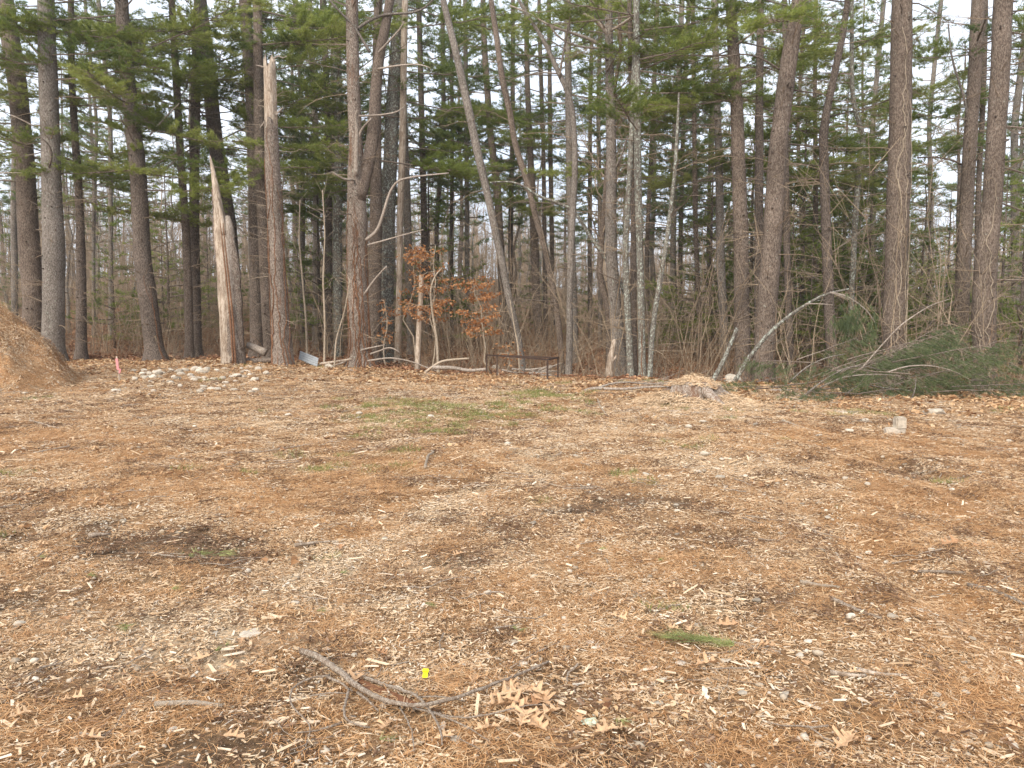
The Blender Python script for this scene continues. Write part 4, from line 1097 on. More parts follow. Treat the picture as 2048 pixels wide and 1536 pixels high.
vines('j', 14, 0, 6.5, r0=.016, seed=1, wind=.3); vines('ak', 4, 0, 11, 'pale_twig', .013, 2, .35); vines('an', 3, 0, 6, 'pale_twig', .011, 3, .5); 
vines('z', 2, 0, 3, 'vine', .01, 6); vines('d', 2, 0, 4, 'vine', .012, 7)


# ------------------------------------------------------------------ the two snags
def jag_tube(b, P, Rr, sides, mat, jag, seed, rough=.08):
    """a tube whose top rim is torn: jag(angle) metres added to the rim heights; open top closed lower down"""
    gg = np.random.default_rng(seed)
    P = np.asarray(P, float); n = len(P)
    a = np.linspace(0, 2 * np.pi, sides, endpoint=False)
    lob = 1 + rough * gg.uniform(-1, 1, (1, sides)) + rough * .5 * gg.uniform(-1, 1, (n, sides))
    V = P[:, None, :] + (Rr[:, None] * lob)[..., None] * np.stack([np.cos(a), np.sin(a), 0 * a], 1)[None]
    V[-1, :, 2] += jag
    V[-2, :, 2] += jag * .5
    inner = V[-1] * 1.0; c = P[-1].copy(); inner = c + (inner - c) * np.array([.6, .6, .75]); inner[:, 2] -= .12
    low = P[-3] if n > 3 else P[0]
    VV = np.vstack([V.reshape(-1, 3), inner, low[None]])
    i = np.arange(n - 1)[:, None] * sides; j = np.arange(sides)[None]; k = (j + 1) % sides
    Q = np.stack([i + j, i + k, i + k + sides, i + j + sides], -1).reshape(-1, 4)
    jj = np.arange(sides); kk = (jj + 1) % sides
    Q = np.vstack([Q, np.stack([(n - 1) * sides + jj, (n - 1) * sides + kk, n * sides + kk, n * sides + jj], 1)])
    t = np.stack([n * sides + jj, n * sides + kk, 0 * jj + (n + 1) * sides], 1)
    b.add(VV, t, Q, mat)


Y2 = 26.5
pts2 = [(567, 728, 44), (561, 640, 36), (556, 560, 33), (553, 513, 32), (549, 420, 30), (545, 342, 29), (542, 250, 27), (541, 200, 26), (540, 150, 25), (539, 125, 24)]
base = at(567, 735, Y2); base[2] = gz(base[0], base[1])
SN = thing('tall_snag', 'tall broken pine snag with a jagged bare pale top and vines up its bark', 'dead tree', base)
P = np.array([at(x, y, Y2) - base for x, y, w in pts2]); Rr = np.array([w for _, _, w in pts2]) * .5 * Y2 / F
P = np.vstack([[P[0][0] + .03, P[0][1], -.25], P]); Rr = np.r_[Rr[0] * 1.25, Rr]
q, rr = resample(P, Rr, .3)
gg = np.random.default_rng(5)
jag = np.abs(gg.normal(0, .18, 18)) - .15; jag[2:5] += .3; jag[10:13] += .25; jag[7] += .15; jag[13] -= .35; jag[11] -= .3
b = MB(); jag_tube(b, q, rr * .9, 18, 0, jag, 5); b.obj('exposed_wood', M['pale_wood'], SN, True)
nb = int(len(q) * .83)
jb = gg.normal(0, .3, 18); jb[2:6] += .3
b = MB(); jag_tube(b, q[:nb], rr[:nb], 18, 0, jb, 6, .05); b.obj('bark', M['red_bark'], SN, True)
for s0, pts in enumerate([[(546, 118), (556, 112), (566, 116), (574, 112)], [(530, 135), (520, 132), (512, 130)], [(552, 230), (566, 215)], [(535, 235), (520, 255)]]):
    Pq = np.array([at(x, y, Y2 - .1) - base for x, y in pts]); b = MB(); b.tube(Pq, np.linspace(.035, .012, len(Pq)), 5, rough=.2); b.obj('branch', M['dead_wood'], SN)
TREES['s2'] = (SN, q + base, rr, base)
vines('s2', 6, 0, 8.5, r0=.016, seed=8, wind=.28)
bb = MB(); dead_limbs(bb, gg, q, rr, 110, .8, q[-1][2] - 1, 1.3, .009, 0, 5); bb.obj('vine_twigs', M['pale_twig'], SN, kind='stuff')

Y1 = 27.0
base = at(468, 722, Y1); base[2] = gz(base[0], base[1])
SN = thing('splintered_snag', 'leaning splintered snag torn open to pale wood with a sharp spike tip', 'dead tree', base)
def seg(ptsw, z=True):
    P = np.array([at(x, y, Y1) - base for x, y, w in ptsw]); Rr = np.array([w for _, _, w in ptsw]) * .5 * Y1 / F
    return resample(P, Rr, .22)
q, rr = seg([(470, 738, 46), (467, 700, 38), (465, 640, 36), (463, 610, 35)]); gg = np.random.default_rng(6)
b = MB(); jag_tube(b, q, rr, 16, 0, gg.normal(0, .3, 16), 7); b.obj('bark', M['red_bark'], SN, True)
q, rr = seg([(464, 735, 40), (460, 690, 33), (453, 600, 29), (449, 520, 27), (444, 470, 26), (439, 420, 19), (432, 370, 12), (426, 335, 7), (421, 312, 2)])
b = MB(); b.tube(q + [0, -.05, 0], rr, 12, rough=.16, seed=4); b.obj('exposed_wood', M['pale_wood'], SN, True)
q, rr = seg([(474, 735, 36), (470, 640, 28), (465, 560, 25), (461, 500, 23), (458, 455, 20), (456, 440, 17), (455, 432, 10)])
b = MB(); b.tube(q + [0, -.03, 0], rr, 10, rough=.2, seed=5); b.obj('split_half', M['dead_wood'], SN, True)
q, rr = seg([(452, 470, 12), (449, 440, 10), (444, 415, 8), (438, 395, 3)])
b = MB(); b.tube(q + [0, -.2, 0], rr, 7, rough=.2, seed=6); b.obj('splinter', M['pale_wood'], SN, True)
q, rr = seg([(445, 530, 22), (440, 490, 20), (437, 455, 16), (434, 425, 8), (430, 380, 4)])
b = MB(); b.tube(q + [-.06, -.1, 0], rr * .7, 9, rough=.2, seed=9, flat=.5); b.obj('bark_strip', M['red_bark'], SN, True)
q, rr = seg([(478, 700, 20), (473, 610, 22), (470, 540, 20), (466, 500, 14), (464, 475, 5)])
b = MB(); b.tube(q + [.05, -.12, 0], rr, 9, rough=.25, seed=19, flat=.6); b.obj('bark_strip', M['red_bark'], SN, True)
q, rr = seg([(475, 730, 10), (470, 640, 10), (462, 560, 8), (455, 500, 6), (450, 450, 3)])
for dx in (0, .09):
    b = MB(); b.tube(q + [dx, -.42, 0], np.maximum(rr * .35, .012), 6, rough=.35, seed=9); b.obj('vine', M['vine'], SN)


# neighbours that a tree behind can be found by
GAPREF = [(-200, 'left edge'), (60, 'swayed pine'), (107, 'pale pine'), (290, 'thick leaning pine'), (455, 'splintered snag'), (553, 'tall snag'), (716, 'forked pine'), (800, 'dead stem'), (1010, 'long leaning trunk'),
          (1142, 'kinked tree'), (1226, 'tall grey pine'), (1278, 'cluster of three'), (1483, 'straight brown pine'), (1540, 'thick leaning pine'), (1655, 'double bent pine'), (1790, 'vine hung pine'), (1925, 'next last pine'), (1970, 'last thick pine'), (2300, 'right edge')]
RANK = ['nearest', 'second', 'third', 'fourth', 'fifth', 'sixth', 'seventh', 'eighth', 'ninth', 'tenth', 'eleventh', 'twelfth', 'thirteenth', 'fourteenth', 'fifteenth']


def gap_labels(things, what):
    gaps = {}
    for T in things:
        px = 1024 + F * T.location.x / T.location.y
        k = max(0, min(len(GAPREF) - 2, sum(px > g_[0] for g_ in GAPREF) - 1))
        gaps.setdefault(k, []).append(T)
    for k, L in gaps.items():
        L.sort(key=lambda T: T.location.y)
        for i, T in enumerate(L):
            T['label'] = '%s %s standing back between %s and %s' % (RANK[min(i, 14)] if len(L) > 1 else 'single', what, GAPREF[k][1], GAPREF[k + 1][1])


gap_labels([TREES['extra%d' % i][0] for i in range(len(EXTRA))], 'slender pine')
# ------------------------------------------------------------------ the wood behind
PT = []
for i in range(6):
    gg = np.random.default_rng(600 + i); n = 16; t = np.linspace(0, 1, n)
    P = np.stack([np.cumsum(gg.normal(0, .06, n)), np.cumsum(gg.normal(0, .06, n)), t * 24], 1); P -= P[0]
    r = .2 * (1 - .9 * t) + .01; r[0] *= 1.35
    b = MB(); b.tube(P, r, 9, rough=.05, seed=i)
    d = MB(); dead_limbs(d, gg, P, r, 46, 1.2, 11, 2.0, .012, 0, 5)
    PT.append((b.mesh('trunk', M[['pine_bark', 'dark_bark', 'grey_bark'][i % 3]], True), d.mesh('dead_twigs', M['dead_twig'])))
BT = []
for i in range(8):
    tb, bb = bare_tree(700 + i, 13 + 2.0 * (i % 4), .10 + .02 * (i % 3), start=.25, nb=24, lean=random.uniform(-.08, .08))
    mt = M[['lichen_bark', 'grey_bark', 'pine_bark'][i % 3]]
    BT.append((tb.mesh('trunk', mt, True), bb.mesh('branches', M['dead_twig'])))
gw = np.random.default_rng(77)
placed = [t[3][:2] for t in TREES.values()]


def free(x, y, d):
    for p in placed:
        if (p[0] - x) ** 2 + (p[1] - y) ** 2 < d * d: return False
    return True


def spots(n, ylo, yhi, d, half=.72):
    out = []; tries = 0
    while len(out) < n and tries < 6000:
        tries += 1
        y = math.sqrt(gw.uniform(ylo * ylo, yhi * yhi)); x = y * gw.uniform(-half, half)
        if y > edge(x) + 4 and free(x, y, d): placed.append((x, y)); out.append((x, y))
    return out


for i, (x, y) in enumerate(spots(36, 36, 80, 3.0)):
    T = thing('pine_tree', 'tall slender green topped pine deeper in the wood', 'tree', (x, y, gz(x, y) - .1), 'tall green pines deeper in the wood', gw.uniform(0, 6.28))
    s_ = gw.uniform(.8, 1.1); T.scale = (s_, s_, s_ * gw.uniform(.9, 1.1))
    tm, dm = PT[i % 6]
    link('trunk', tm, T); d = link('dead_twigs', dm, T, 'stuff')
    dz = gw.uniform(-3.2, 1.0)
    link('crown', CROWN[(i * 3 + 1) % 7], T, None, (0, 0, dz), (0, 0, gw.uniform(0, 6)), (.95, .95, 1))
gap_labels([o for o in COL.objects if o.parent is None and o.get('group') == 'tall green pines deeper in the wood'], 'tall green pine')
for i, (x, y) in enumerate(spots(80, 27, 85, 1.6)):
    T = thing('bare_tree', 'slender leafless tree with fine grey twigs deeper in the wood', 'tree', (x, y, gz(x, y) - .1), 'leafless trees deeper in the wood', gw.uniform(0, 6.28))
    s_ = gw.uniform(.55, 1.05); T.scale = (s_, s_, s_)
    tm, bm_ = BT[i % 8]
    link('trunk', tm, T); link('branches', bm_, T, 'stuff')
gap_labels([o for o in COL.objects if o.parent is None and o.get('group') == 'leafless trees deeper in the wood'], 'leafless tree')
# small green pines of the understorey
YP = [pine_crown(820 + i, .5, 6.5, 2.1, tuft=.17, W=.016, k=9, keep=.7, dens=.9, full=True) for i in range(4)]
YM = []
for i, b in enumerate(YP):
    t = MB(); t.tube([(0, 0, -.2), (0.03, 0, 3), (0, 0, 6.6)], [.06, .04, .008], 7)
    YM.append((t.mesh('trunk', M['dark_bark'], True), b.mesh('crown', [M['twig'], M['needles']])))
ypos = []
for px, Y, h in ((30, 46, 1.0), (225, 44, .8), (330, 42, 1.0), (420, 48, 1.1), (480, 40, .8), (600, 46, 1.2), (640, 38, .9), (820, 48, 1.0), (900, 52, 1.0), (1060, 50, 1),
                 (1180, 46, .9), (1330, 44, .9), (1450, 42, .8), (1500, 48, 1.3), (1560, 38, 1.1), (1600, 42, 1.5), (1650, 46, 1.6), (1690, 36, 1.2), (1740, 40, 1.5), (1780, 48, 1.6),
                 (1850, 38, 1.0), (1890, 44, 1.1), (2010, 34, 1.0), (2040, 28, .9), (2060, 40, 1.4), (1620, 33, .9)):
    ypos.append(((px - 1024) / F * Y, Y, h))
for px, Y, h in ((1600, 31, 1.7), (1680, 33, 1.9), (1735, 31, 1.5), (1560, 35, 1.9), (1640, 37, 2.1), (1420, 34, 1.6), (1500, 36, 1.9), (640, 36, 1.5), (860, 38, 1.6), (340, 40, 1.5), (1800, 40, 1.6), (1890, 34, 1.2), (2040, 24, 1.1), (1580, 30, 1.1), (1700, 29, 1.2), (1620, 27.5, .8), (1850, 31, 1.3), (1760, 28, .9), (2000, 30, 1.3), (1390, 36, 1.3), (230, 38, 1.0)):
    ypos.append(((px - 1024) / F * Y, Y, h))
for i, (x, y, h) in enumerate(ypos):
    T = thing('young_pine', 'small bushy green pine in the understorey between the trunks', 'young tree', (x, y, gz(x, y)), 'young green pines of the understorey', gw.uniform(0, 6))
    T.scale = (h, h, h)
    link('trunk', YM[i % 4][0], T); link('crown', YM[i % 4][1], T)

gap_labels([o for o in COL.objects if o.parent is None and o.get('group') == 'young green pines of the understorey'], 'bushy young pine')
# brush: bare shrubs and thin whips, past counting
def shrub_bm(b, g, H=1.9, n=9, r=.008, spread=.35):
    A0, A1, B0, B1 = [], [], [], []
    for _ in range(n):
        q = np.array([g.normal(0, .22), g.normal(0, .22), 0]); d = np.array([g.normal(0, spread), g.normal(0, spread), 1.0]); d /= np.linalg.norm(d)
        L = H * g.uniform(.4, 1.1); m = 6; rr = r * g.uniform(.6, 1.4)
        for i in range(m):
            d = d + g.normal(0, .14, 3); d /= np.linalg.norm(d); e = q + d * L / m
            A0.append(q); A1.append(e); B0.append(rr * (1 - i / m * .8)); B1.append(rr * (1 - (i + 1) / m * .8))
            for _ in range(g.integers(0, 3)):
                dd = d + g.normal(0, .7, 3); dd /= np.linalg.norm(dd); l = L * g.uniform(.08, .28)
                A0.append(e); A1.append(e + dd * l); B0.append(rr * .45); B1.append(rr * .2)
            q = e
    b.prisms(A0, A1, B0, B1, 3, 0, g.uniform(0, 1, len(A0)))


P_shrub = protos('shrub', 12, lambda b, g: shrub_bm(b, g), M['brush_twig'])
P_whip = protos('whip', 10, lambda b, g: shrub_bm(b, g, 4.6, 4, .013, .2), M['dead_twig'])
P_fern = protos('dead_stalk', 8, lambda b, g: shrub_bm(b, g, .8, 10, .005, .6), M['pale_twig'])
def strew_brush(name, pc, dens, lo, hi, s0, s1, label, cat, rmax=80, edge_off=.6):
    p = wedge(dens, 16, rmax, g); x, y = p[:, 0], p[:, 1]
    e = y - edge(x); m = (e > lo) & (e < hi) & (g.uniform(0, 1, len(x)) < ss(lo, lo + 1.5, e) * (0.45 + fbm(x * .3, y * .3, 71)))
    x, y = x[m], y[m]; n = len(x)
    scatter(name, pc, np.stack([x, y, height(x, y)], 1), np.stack([g.normal(0, .1, n), g.normal(0, .1, n), g.uniform(0, 6.28, n)], 1), g.uniform(s0, s1, n), label, cat, g)


strew_brush('undergrowth', P_shrub, lambda r: .85, .7, 60, .4, 1.25, 'tangled reddish brown bare undergrowth filling the floor of the wood', 'undergrowth')
strew_brush('thin_saplings', P_whip, lambda r: .6, 1.0, 65, .5, 1.6, 'thin leafless whips standing between the trunks', 'saplings')
strew_brush('dead_stalks', P_fern, lambda r: 1.2, -.3, 5, .5, 1.1, 'dry pale stalks along the foot of the front trunks', 'dead stalks', 40)
# the wood far off, one mass
pf = wedge(lambda r: .05, 68, 150, g, .85); x, y = pf[:, 0], pf[:, 1]
cf = bpy.data.collections.new('far clumps')
for i in range(5):
    tb, bb = bare_tree(900 + i, 15, .16, start=.15, nb=26); me = MB()
    me.v = tb.v + bb.v; me.c = tb.c + bb.c; me.t = tb.t; me.tm = tb.tm; me.q = tb.q + [a + tb.n for a in bb.q]; me.qm = tb.qm + bb.qm
    o = bpy.data.objects.new('far_tree', me.mesh('far_tree', M['dead_twig'])); cf.objects.link(o)
scatter('far_wood', (cf, 5), np.stack([x, y, height(x, y) - .5], 1), np.stack([0 * x, 0 * x, g.uniform(0, 6.28, len(x))], 1), g.uniform(.5, .95, len(x)), 'distant leafless wood closing the view behind the trunks', 'distant wood', g)


# beech saplings that keep orange leaves
def beech(px, pyb, pyt, Y, spread_px, label, seed, n=260):
    gg = np.random.default_rng(seed)
    base = at(px, pyb, Y); base[2] = gz(base[0], base[1]); top = at(px, pyt, Y)[2] - base[2]
    T = thing('beech_sapling', label, 'sapling', base)
    n0 = 8; t = np.linspace(0, 1, n0); w = np.cumsum(gg.normal(0, .035, n0)) * top
    P = np.stack([w - w[0], 0 * t, t * top], 1); P[0, 2] = -.1
    b = MB(); b.tube(P, np.linspace(.035, .01, n0), 6); b.obj('trunk', M['pale_twig'], T, True)
    A0, A1, C, D = [], [], [], []
    sx = spread_px * Y / F
    for _ in range(30):
        s_ = gg.uniform(.4, 1); p = np.array([np.interp(s_, t, P[:, k]) for k in range(3)])
        a = gg.uniform(0, 6.28); L = sx * gg.uniform(.4, 1.1) * (1.3 - .7 * s_)
        d = np.array([math.cos(a), math.sin(a), gg.uniform(-.05, .35)]); m = p + d * L * .5; e = p + d * L + [0, 0, gg.normal(0, .08)]
        A0 += [p, m]; A1 += [m, e]
        for _ in range(n // 30):
            u = gg.uniform(.25, 1.05); C.append(p + (e - p) * u + gg.normal(0, .1, 3) * [1, 1, .5]); D.append(d + [0, 0, -.5])
    b = MB(); b.prisms(A0, A1, np.full(len(A0), .008), np.full(len(A0), .003), 3); b.obj('branches', M['pale_twig'], T, kind='stuff')
    C = np.array(C); D = np.array(D); nn = len(C)
    D = D + gg.normal(0, .5, D.shape); D /= np.linalg.norm(D, axis=1)[:, None]
    S_ = np.cross(D, gg.normal(0, 1, D.shape)); S_ /= np.linalg.norm(S_, axis=1)[:, None]
    L = gg.uniform(.08, .15, (nn, 1)); U = np.cross(S_, D)
    V = np.stack([C, C + D * L * .5 + S_ * L * .28 + U * L * .1, C + D * L, C + D * L * .5 - S_ * L * .28 + U * L * .1], 1).reshape(-1, 3)
    b = MB(); b.add(V, None, np.arange(nn * 4).reshape(-1, 4), 0, np.repeat(gg.uniform(0, 1, nn), 4)); b.obj('leaves', M['beech_leaf'], T, kind='stuff')


beech(862, 735, 490, 27, 62, 'taller beech sapling with rusty orange leaves left of the leaning pale trunk', 1, 800)
beech(835, 735, 500, 28.5, 40, 'beech sapling with sparse orange leaves beside the forked pine', 2, 700)
beech(985, 740, 560, 26.5, 72, 'beech sapling full of orange leaves at the foot of the leaning pale trunk', 3, 1050)
beech(1015, 742, 690, 26, 30, 'low beech seedling with orange leaves behind the metal frame', 4, 110)
beech(775, 735, 600, 28, 22, 'small beech sapling with few orange leaves right of the forked pine', 5, 130)
# pale leafless whips one can tell apart
def whip(pts, Y, w0, label, mat='pale_twig', w1=2, name='bare_sapling', tw=14, seed=0):
    P = np.array([at(x, y, Y) for x, y in pts]); base = P[0].copy(); base[2] = gz(base[0], base[1])
    P = P - base; P[0, 2] = -.1
    T = thing(name, label, 'sapling', base)
    q, rr = resample(P, np.linspace(w0, w1, len(P)) * .5 * Y / F, .12)
    b = MB(); b.tube(q, rr, 6, rough=.06, seed=seed); b.obj('trunk', M[mat], T, True)
    gg = np.random.default_rng(seed); A0, A1 = [], []
    for _ in range(tw):
        i = gg.integers(len(q) // 3, len(q)); d = np.array([gg.normal(0, .7), gg.normal(0, .5), gg.uniform(.2, 1)]); d /= np.linalg.norm(d); l = gg.uniform(.2, .8)
        m = q[i] + d * l * .5; e = m + (d + gg.normal(0, .25, 3)) * l * .5; A0 += [q[i], m]; A1 += [m, e]
    if not tw: return
    b = MB(); b.prisms(A0, A1, np.full(len(A0), .007), np.full(len(A0), .003), 3); b.obj('twigs', M[mat], T, kind='stuff')


whip([(877, 735), (874, 680), (864, 620), (860, 580), (870, 550), (885, 535)], 26.5, 6, 'thin crooked pale sapling between the two orange beech saplings', seed=1)
whip([(834, 720), (838, 660), (842, 600), (843, 550)], 27.5, 13, 'short pale dead stub with its top gone, under the orange beech leaves', mat='pale_wood', w1=10, name='dead_stub', tw=0, seed=2)
whip([(648, 735), (650, 650), (646, 560), (650, 470), (645, 380)], 27, 5, 'thin pale sapling left of the forked pine', seed=3, tw=24)
whip([(668, 735), (672, 680), (690, 620), (700, 560)], 26.5, 4, 'thin sapling leaning into the forked pine', seed=4)
whip([(615, 730), (612, 640), (605, 560), (598, 480), (600, 400)], 28, 5, 'pale sapling right of the tall broken snag', seed=5, tw=24)
whip([(1040, 742), (1036, 690), (1028, 650), (1020, 600)], 26, 4, 'thin pale sapling rising through the metal frame', seed=6)
whip([(1300, 765), (1298, 700), (1296, 640), (1288, 560)], 27, 4, 'thin grey sapling in front of the cluster of three', mat='twig', seed=7)

# ------------------------------------------------------------------ mulch pile, far left
def mulch_pile():
    cx, cy, rad, H = -14.75, 18.8, 3.5, 3.9
    gg = np.random.default_rng(31)
    T = thing('mulch_pile', 'tall heap of orange brown shredded mulch beside the leftmost pines', 'mulch pile', (cx, cy, gz(cx, cy)))
    z0 = gz(cx, cy)
    def hp(x, y):
        r = np.hypot(x, y) / rad
        n = fbm(x * 1.2 + 5, y * 1.2, 51) - .5
        rr = r * (1 + .18 * n)
        f = np.where(rr < 1, (1 - rr), 0)
        return H * (f ** 1.08) + (.3 * (fbm(x * 1.8, y * 1.8, 53) - .5) + .2 * (fbm(x * 6, y * 6, 52) - .5)) * ss(1.1, .85, rr) - 0.06
    xs = np.linspace(-rad * 1.1, rad * 1.1, 110); X, Y = np.meshgrid(xs, xs); Z = hp(X, Y) + height(X + cx, Y + cy) - z0
    V = np.stack([X, Y, Z], -1).reshape(-1, 3); n = 110
    i = np.arange(n - 1)[:, None] * n; j = np.arange(n - 1)[None]; Qd = np.stack([i + j, i + j + 1, i + j + 1 + n, i + j + n], -1).reshape(-1, 4)
    b = MB(); b.add(V, None, Qd, 0, gg.uniform(.2, .8, n * n))
    b.obj('mound', tint_mat('mulch', [(0, (.2, .11, .055)), (.5, (.38, .22, .11)), (1, (.5, .32, .17))], .95, 0, 0, 25, bmp=.02), T, True)
    N = 5200; a = gg.uniform(0, 6.28, N); r = rad * 1.03 * np.sqrt(gg.uniform(0, 1, N)); x, y = r * np.cos(a), r * np.sin(a)
    z = hp(x, y) + height(x + cx, y + cy) - z0
    e = .1; hx = (hp(x + e, y) - hp(x - e, y)) / (2 * e); hy = (hp(x, y + e) - hp(x, y - e)) / (2 * e)
    rot = np.stack([np.arctan(hy), -np.arctan(hx) * np.cos(np.arctan(hy)), 0 * x], 1)
    half = N // 2
    scatter('mulch_chips', P_chip, np.stack([x, y, z], 1)[:half], rot[:half], gg.uniform(1.2, 2.3, half), '', '', gg, T)
    scatter('mulch_needles', P_needle, np.stack([x, y, z + .01], 1)[half:], rot[half:], gg.uniform(1.1, 1.9, N - half), '', '', gg, T)


mulch_pile()

# ------------------------------------------------------------------ stones
def stone_mesh(seed, sub=2, fl=.6, ang=.0):
    gg = np.random.default_rng(seed); v, f = (ICO3, ICO3F) if sub == 3 else (ICO2, ICO2F)
    v = v.copy()
    for _ in range(7):          # knock flats off
        d = gg.normal(0, 1, 3); d /= np.linalg.norm(d); h = gg.uniform(.55, .85)
        k = v @ d; v -= np.outer(np.maximum(k - h, 0) * .9, d)
    v *= np.array([1, gg.uniform(.65, .9), fl * gg.uniform(.8, 1.2)])
    v += .03 * gg.normal(0, 1, v.shape) * (1 if sub == 2 else .4)
    b = MB(); b.add(v, f, None, 0, gg.uniform(0, 1)); return b.mesh('stone', M['stone'], False)


SM = [stone_mesh(1200 + i) for i in range(10)]
SMB = [stone_mesh(1230 + i, 3) for i in range(4)]


def stone(px, py, wpx, label, group=None, k=0, sink=.25, fl=1.0, name='stone', big=False):
    sink -= .15 * (py > 830)
    p = on_ground(px, py); s_ = wpx * .5 * p[1] / F
    me = (SMB if big else SM)[k % (4 if big else 10)]
    o = link(name, me, None, None, (p[0], p[1], p[2] + s_ * (.5 - sink) * fl), (R.uniform(-.2, .2), R.uniform(-.2, .2), R.uniform(-.6, .6)), (s_, s_, s_ * fl))
    return tag(o, label, 'stone', group)


gs = np.random.default_rng(91)
for i in range(85):
    t = gs.beta(1.4, 1.4)
    px = 255 + 290 * t + gs.normal(0, 10); py = 750 + gs.normal(0, 5) + (i % 3 == 0) * gs.uniform(5, 36)
    stone(px, py, gs.uniform(10, 21), 'small pale stone of the low heap before the leaning dark pine', 'pale stones of the heap', i, .2, 1.1)
stone(270, 762, 17, 'larger pale stone at the foot of the pink stake', None, 2, .1, 1.3, 'rock', True)
stone(232, 783, 22, 'flat grey stone before the pink stake', None, 1, .2, .6, 'rock', True)
stone(360, 775, 13, 'pale block below the middle of the stone heap', None, 3, .1, 1.2, 'rock', True)
stone(718, 838, 14, 'small square white stone alone on the leaves in the middle distance', None, 4, .05, .8, 'rock')
stone(644, 733, 20, 'left of two round tan stones beside the grey metal sheet', None, 0, .2, 1, 'rock', True)
stone(658, 737, 24, 'right of two round tan stones beside the grey metal sheet', None, 3, .2, .9, 'rock', True)
stone(500, 735, 18, 'grey stone between the two broken snags', None, 2, .2, .8, 'rock', True)
stone(992, 742, 20, 'grey upright stone behind the left end of the metal frame', None, 1, .1, 1.3, 'rock', True)
stone(1026, 742, 14, 'tan stone behind the middle of the metal frame', None, 2, .1, 1, 'rock')
stone(1092, 752, 27, 'large pale boulder behind the right legs of the metal frame', None, 0, .1, 1.2, 'rock', True)
stone(1395, 763, 26, 'mossy tan stone behind the chip covered stump', None, 1, .1, 1, 'rock', True)
stone(1432, 765, 20, 'small tan stone between the stump and the pale boulder', None, 2, .1, 1, 'rock', True)
stone(1462, 768, 42, 'pale grey boulder at the foot of the arching broken sapling', None, 3, .1, 1, 'rock', True)
stone(1700, 866, 20, 'rounded pale stone left of the corner shaped stone', None, 5, .1, .8, 'rock', True)
stone(1730, 845, 18, 'pale stone on the lip of the dark soil patch', None, 6, .1, .8, 'rock')
stone(1870, 829, 50, 'long low tan stone under the edge of the cut boughs', None, 1, .25, .6, 'rock', True)
stone(1410, 912, 20, 'grey stone lying where the grassy patch ends', None, 2, .1, 1, 'rock', True)
stone(1155, 914, 22, 'flat grey stone in the middle of the clearing', None, 1, .2, .4, 'rock')
stone(1015, 890, 18, 'pale stone right of the crooked stick', None, 3, .2, .7, 'rock')
stone(1372, 938, 15, 'pale stone on the wheel track', None, 4, .2, .8, 'rock')
stone(1440, 957, 22, 'pair sized pale stone near the wheel track', None, 5, .2, .7, 'rock')
stone(1492, 955, 14, 'small round pale stone near the wheel track', None, 6, .2, .8, 'rock')
stone(590, 1210, 20, 'pale grey rounded stone among the chips beside an upright sliver', None, 2, .1, .9, 'rock', True)
stone(975, 1192, 26, 'lumpy pale stone in the middle of the foreground', None, 0, .1, .8, 'rock', True)
stone(505, 1268, 52, 'flat grey stone slab sunk in the chips', None, 1, .3, .28, 'rock', True)
stone(1066, 1221, 17, 'round grey pebble beside two smaller ones', None, 2, .1, .9, 'rock', True)
stone(1068, 1245 - 22, 1, 'tiny grey pebble against the round pebble', None, 2, .1, .9, 'rock')
stone(1128, 1240, 17, 'pale pebble right of the round grey one', None, 3, .1, .7, 'rock')
stone(1266, 1414, 20, 'blue grey angular pebble in the right foreground', None, 7, .1, .6, 'rock')
stone(1518, 1336, 17, 'smooth blue grey pebble below the green pine sprig', None, 8, .1, .7, 'rock')
stone(705, 1437, 17, 'blue grey angular pebble under the forked fallen branch', None, 9, .1, .7, 'rock')
GL = 'small stone lying loose on the mulch'
for i in range(120):
    px = gs.uniform(20, 2030); py = 830 + 690 * gs.uniform() ** 1.3
    if gs.uniform() < .5: px = gs.uniform(1000, 2030)
    stone(px, py, gs.uniform(8, 17) * (1 + .5 * (py > 1200)), GL, 'loose small stones in the clearing', i, -.15, gs.uniform(.6, .9))

# the corner shaped stone
p = on_ground(1795, 868)
T = thing('corner_stone', 'L shaped pale stone block standing on the orange needles', 'stone', p, None, .1)
s_ = p[1] / F


def block(x0, x1, y0, y1, z0, z1, seed, mat, name, parent, bev=.12, jit=.02):
    import bmesh
    gg = np.random.default_rng(seed); bm = bmesh.new(); bmesh.ops.create_cube(bm, size=1)
    w, d, h = x1 - x0, y1 - y0, z1 - z0
    for v in bm.verts: v.co = ((v.co.x + .5) * w + x0 + gg.normal(0, jit * w), (v.co.y + .5) * d + y0 + gg.normal(0, jit * d), (v.co.z + .5) * h + z0 + gg.normal(0, jit * h))
    bmesh.ops.bevel(bm, geom=list(bm.edges), offset=min(w, d, h) * bev, segments=2, affect='EDGES')
    me = bpy.data.meshes.new(name); bm.to_mesh(me); bm.free(); me.materials.append(mat)
    a = me.attributes.new('tint', 'FLOAT', 'POINT'); a.data.foreach_set('value', np.full(len(me.vertices), .75, np.float32))
    return link(name, me, parent)


block(-26 * s_, 13 * s_, -.06, .06, -.04, 13 * s_, 1, M['stone'], 'foot', T, .14, .04)
block(-7 * s_, 14 * s_, -.07, .05, 10 * s_, 35 * s_, 2, M['stone'], 'upright', T, .14, .04)

